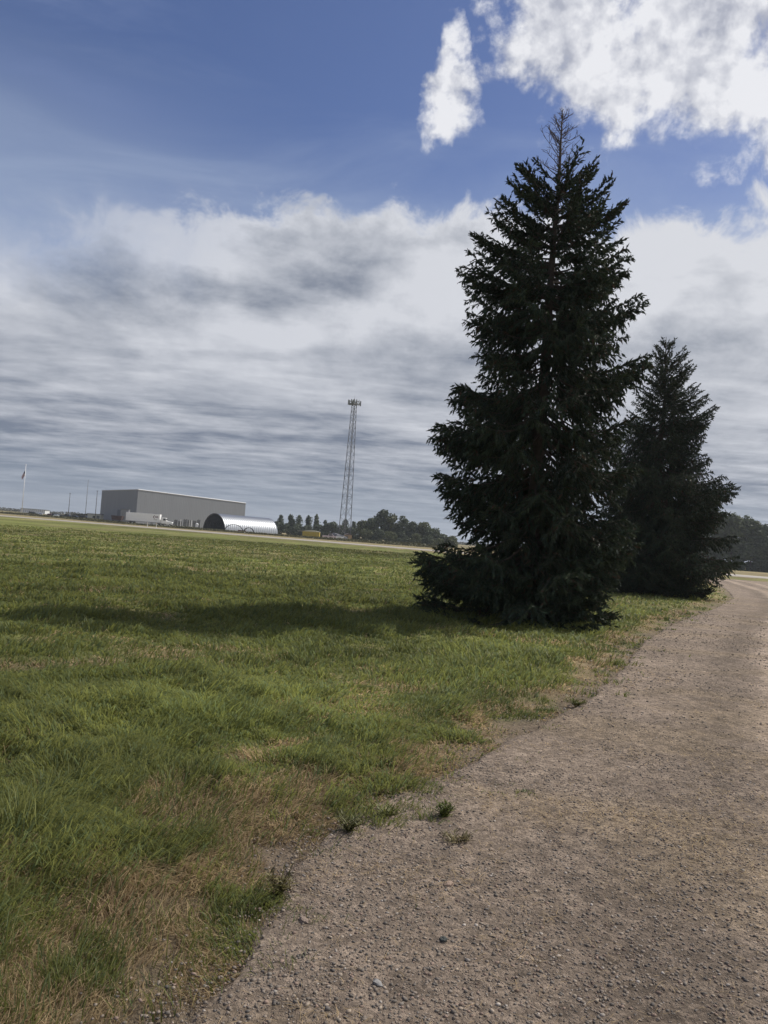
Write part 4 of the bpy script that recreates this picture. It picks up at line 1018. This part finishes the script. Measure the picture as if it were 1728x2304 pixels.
# lattice tower
def tower():
    x, y = -14.8, 304.0; root = thing('lattice_tower', 'tall three legged lattice cell tower with antennas on top', 'tower', (x, y, gzf(x, y)))
    H = 54.2; half = lambda z: 2.72*(1-z/H)+1.05*(z/H)
    A = [math.radians(a) for a in (95, 215, 335)]
    pt = lambda k, z: Vector((math.cos(A[k])*half(z), math.sin(A[k])*half(z), z))
    for k in range(3):
        MB().tube([pt(k, -.3), pt(k, H)], [.15, .10], 6).build('leg', M_tower, root)
    m = MB(); z = 0.0; i = 0
    while z < H-.5:
        st = 4.6*(1-z/H)+1.7*(z/H); z2 = min(z+st, H)
        for k in range(3):
            a, b_ = k, (k+1) % 3
            m.tube([pt(a, z), pt(b_, z2)], .055, 4, False); m.tube([pt(b_, z), pt(a, z2)], .055, 4, False)
            if i % 3 == 0: m.tube([pt(a, z2), pt(b_, z2)], .045, 4, False)
        z = z2; i += 1
    m.build('bracing', M_tower, root)
    MB().tube([(.25, .1, 0), (.25, .1, H)], .09, 5).build('cable_run', M_tower, root)
    m = MB()
    for zz in (H-.9, H+.3):
        cs_ = [Vector((math.cos(a+.5)*2.7, math.sin(a+.5)*2.7, zz)) for a in (0, 2.094, 4.189)]
        for k in range(3): m.tube([cs_[k], cs_[(k+1) % 3]], .07, 5); m.tube([(0, 0, zz), cs_[k]], .07, 5)
    hf = m.build('head_frame', M_tower, root)
    rr = random.Random(4)
    for k in range(3):
        c1_, c2_ = cs_[k], cs_[(k+1) % 3]
        for j in range(4):
            p = c1_.lerp(c2_, .06+j*.29); out = Vector((p.x, p.y, 0)).normalized()
            hgt = rr.choice((2.0, 2.4, 1.6)); q_ = p+out*.3
            MB().box((q_.x, q_.y, H-.25+rr.uniform(-.2, .3)), (.34, .2, hgt), math.atan2(out.y, out.x)+1.57).build('panel_antenna', M_antenna, root)
            MB().box((p.x-out.x*.3, p.y-out.y*.3, H-.9+rr.uniform(-.1, .5)), (.42, .35, .7), rr.uniform(0, 3)).build('radio_unit', M_steel, root)
    MB().tube([(0, 0, H-1), (0, 0, H+2.6)], [.06, .03], 5).build('lightning_rod', M_tower, root)
M_tower = mat('tower steel', (.15, .155, .165), .6, .3); M_antenna = mat('antenna', (.16, .17, .15), .6)
tower()

# ------------------------------------------------------------------ broadleaf trees
M_broad = mat('broad leaves', (.06, .08, .03), .6, attr=True, trans=.22, spec=.2)
def blob_tree(name, label, group, x, y, H, Wd, seed, colr, nleaf=2600, leaf=.45, shape='round', trunk=.28, low=.12, lobes=16):
    R_ = np.random.default_rng(seed); z = gzf(x, y)
    root = thing(name, label, 'tree' if 'tree' in name or 'poplar' in name else 'shrub', (x, y, z), 0, group)
    MB().tube([(0, 0, -.4), (.02*H, 0, H*.35), (0, .02*H, H*.8)], [trunk, trunk*.6, trunk*.15], 7).build('trunk', M_bark, root)
    if shape == 'column':
        cz = R_.uniform(low, .97, lobes); rad_ = np.interp(cz, [0, .1, .35, .75, 1], [.55, .8, 1, .8, .25])
        ang = R_.uniform(0, 6.28, lobes); rr_ = R_.uniform(0, .55, lobes)*rad_*Wd/2
        cc = np.stack([rr_*np.cos(ang), rr_*np.sin(ang), cz*H], 1); sr_ = Wd*.26*rad_*R_.uniform(.7, 1.2, lobes)
        sz = sr_*R_.uniform(1.4, 2.2, lobes)
    else:
        cz = low+(1-low-.12)*R_.random(lobes)**.8; rad_ = np.interp(cz, [0, .15, .45, .75, 1], [.55, .8, 1, .78, .3])
        ang = R_.uniform(0, 6.28, lobes); rr_ = R_.uniform(.25, .85, lobes)*rad_*Wd/2
        cc = np.stack([rr_*np.cos(ang), rr_*np.sin(ang), cz*H], 1); cc[0] = (0, 0, H*.86)
        sr_ = Wd*R_.uniform(.12, .24, lobes); sz = sr_*R_.uniform(.75, 1.1, lobes)
    li = R_.integers(0, lobes, nleaf); dv = norm(R_.normal(0, 1, (nleaf, 3))); rad3 = R_.uniform(.5, 1.08, nleaf)[:, None]**.6
    P_ = cc[li]+dv*rad3*np.stack([sr_[li], sr_[li], sz[li]], 1)
    P_[:, 2] = np.clip(P_[:, 2], .1, None)
    nrm = norm(dv+R_.normal(0, .7, (nleaf, 3))); a, b = perp_frame(nrm); s = leaf*R_.uniform(.5, 1.2, nleaf)[:, None]
    jit = lambda: R_.uniform(.6, 1.2, nleaf)[:, None]
    V = np.stack([P_+a*s*jit(), P_+b*s*jit()*.8, P_-a*s*jit(), P_-b*s*jit()*.8], 1)
    F = (np.arange(nleaf)*4)[:, None]+np.arange(4)[None]
    tone = (R_.uniform(.8, 1.2, lobes)[li]*R_.uniform(.65, 1.35, nleaf))[:, None]
    C = np.repeat(np.array(colr)[None]*tone, 4, 0)
    link('crown', np_mesh('crown', V.reshape(-1, 3), F, C), M_broad, root)
G1, G2, G3 = (.088, .108, .056), (.105, .118, .056), (.076, .094, .056)
R_poplar = [1.05, 1.1, .95, 1.04, 1.1, 1.08, 1.05, .98, 1.06, 1.02]
pop = [(631, -45.5, 5.03, 2.6), (649, -42.0, 5.5, 2.2), (658, -40.3, 4.8, 1.8), (672, -37.5, 5.45, 2.9), (692, -33.6, 5.7, 2.3), (712, -29.7, 6.0, 2.3), (731, -25.7, 4.55, 2.6), (750, -22.0, 4.45, 3.4), (777, -16.8, 5.3, 2.7), (795, -13.0, 4.85, 2.4)]
for i, (px, x, zt, w) in enumerate(pop):
    H = 1.6+(zt-1.6)*1.6+.55; y = 346+3*((i*5) % 3)
    blob_tree('young_poplar', '%s slim young poplar from the quonset hut' % ORD[i], 'young poplars in a row beyond the road', x, y, H*R_poplar[i], w*1.9, 100+i, G1 if i % 2 else G3, 1900, .34, 'column', .12, .04, 26)
for i, (x, H, w) in enumerate(((-50.5, 3.6, 5), (-46.5, 3.4, 5), (-42, 3.0, 5), (-37.5, 3.0, 5.5), (-32.5, 3.0, 5), (-27.5, 3.6, 5.5), (-22.5, 4.4, 6), (-18.5, 3.8, 5), (-13.5, 3.2, 5))):
    blob_tree('hedge_shrub', '%s dark shrub at the foot of the poplars, from the quonset hut' % ORD[i], 'shrubs at the foot of the poplars', x, 340, H*1.45, w*1.35, 200+i, G3, 1800, .40, 'round', .1, .02, 12)
mass = [(-7.8, 304, 8.0, 5.5), (-4.5, 302, 9.0, 6), (-.8, 304, 13.2, 6.5), (3.5, 303, 11.7, 7), (7.4, 301, 11.2, 6.5), (11.2, 299, 9.0, 6.5), (15.0, 298, 8.7, 6.5), (18.6, 296, 6.6, 6), (21.8, 294, 4.6, 5.5), (26, 292, 3.4, 5.5)]
for i, (x, y, H, w) in enumerate(mass):
    blob_tree('bushy_tree', '%s bushy green tree from the tower in the dense clump' % ORD[i], 'bushy trees in the dense clump right of the tower', x, y, H, w*1.25, 300+i, (G2, G1, G3)[i % 3], 4200, .40, 'round', .25, .02, 30)
for i, (x, y, H, w) in enumerate(((-5.8, 294, 4.2, 5), (-1.6, 292, 4.6, 5), (3, 291, 4.0, 5), (7.5, 290, 4.4, 5.5), (12, 288, 3.8, 5), (16.6, 286, 3.4, 5), (21, 284, 2.6, 5))):
    blob_tree('thicket_shrub', '%s low shrub along the front of the dense clump, from the tower' % ORD[i], 'low shrubs before the dense clump', x, y, H, w*1.2, 340+i, (G2, G3)[i % 2], 1100, .3, 'round', .1, .0, 14)
wood = [(99, 252, 16.0, 11), (104, 250, 18.2, 10), (108, 250, 19.2, 9.5), (111.5, 249, 18.8, 9), (115, 250, 18.2, 9), (118, 249, 17.2, 9), (121.4, 248, 15.2, 9), (125, 248, 13.6, 9), (129, 246, 13.4, 9)]
for i, (x, y, H, w) in enumerate(wood):
    blob_tree('woodland_tree', '%s tall leafy tree counting from behind the shorter spruce' % ORD[i], 'tall woodland trees at the far right', x, y, H, w*1.1, 400+i, (G3, G1)[i % 2], 6000, .48, 'round', .4, .0, 42)
# weedy far verge and the line of scrub that closes the view
def scrub(name, label, pts, n, h0, h1, colr, spread, size):
    P_ = np.array(pts, float); s = np.concatenate([[0], np.cumsum(np.hypot(*np.diff(P_, axis=0).T))]); u = rng.random(n)*s[-1]
    x = np.interp(u, s, P_[:, 0])+rng.normal(0, spread*.4, n); y = np.interp(u, s, P_[:, 1])+rng.normal(0, spread, n)
    hh = h0+(h1-h0)*fbm(u*.06, u*0, 3, 3.); z = ground(x, y)+rng.random(n)**1.3*hh
    nr = norm(rng.normal(0, 1, (n, 3))); a, b = perp_frame(nr); sz = size*rng.uniform(.5, 1.3, n)[:, None]; p = np.stack([x, y, z], 1)
    V = np.stack([p+a*sz, p+b*sz*.7, p-a*sz, p-b*sz*.7], 1); F = (np.arange(n)*4)[:, None]+np.arange(4)[None]
    C = np.repeat(np.array(colr)[None]*rng.uniform(.6, 1.4, n)[:, None], 4, 0)
    o = link(name, np_mesh(name, V.reshape(-1, 3), F, C), M_broad); tag(o, label, 'scrub', kind='stuff')
scrub('distant_scrub', 'low brown green scrub along the far horizon', [(-700, 600), (-420, 760), (-200, 830), (60, 860), (300, 800), (600, 560)], 26000, 2.0, 4.2, (.070, .066, .040), 6, .8)
scrub('yard_weeds', 'tall weeds along the foot of the yard', [(-170, 346), (-130, 318), (-95, 272), (-60, 256), (-25, 246), (20, 240)], 15000, .3, 1.3, (.095, .092, .045), 2.2, .28)
scrub('yard_brush', 'dark brush between the parked cars and the cream shed', [(-147, 372), (-128, 356)], 3000, 1.6, 3.4, (.05, .048, .03), 1.6, .35)

# ------------------------------------------------------------------ the air between here and the horizon
hm = bpy.data.materials.new('haze'); hm.use_nodes = True; hm.node_tree.nodes.clear()
pv = hm.node_tree.nodes.new('ShaderNodeVolumePrincipled'); pv.inputs['Color'].default_value = (.86, .92, 1.0, 1); pv.inputs['Density'].default_value = .00020
pv.inputs['Anisotropy'].default_value = .25
ho = hm.node_tree.nodes.new('ShaderNodeOutputMaterial'); hm.node_tree.links.new(pv.outputs[0], ho.inputs['Volume'])
hz = MB().box((0, 200, 34.0), (6200, 6600, 72)).build('haze', hm); tag(hz, 'thin pale summer haze filling the air', 'haze', kind='stuff')
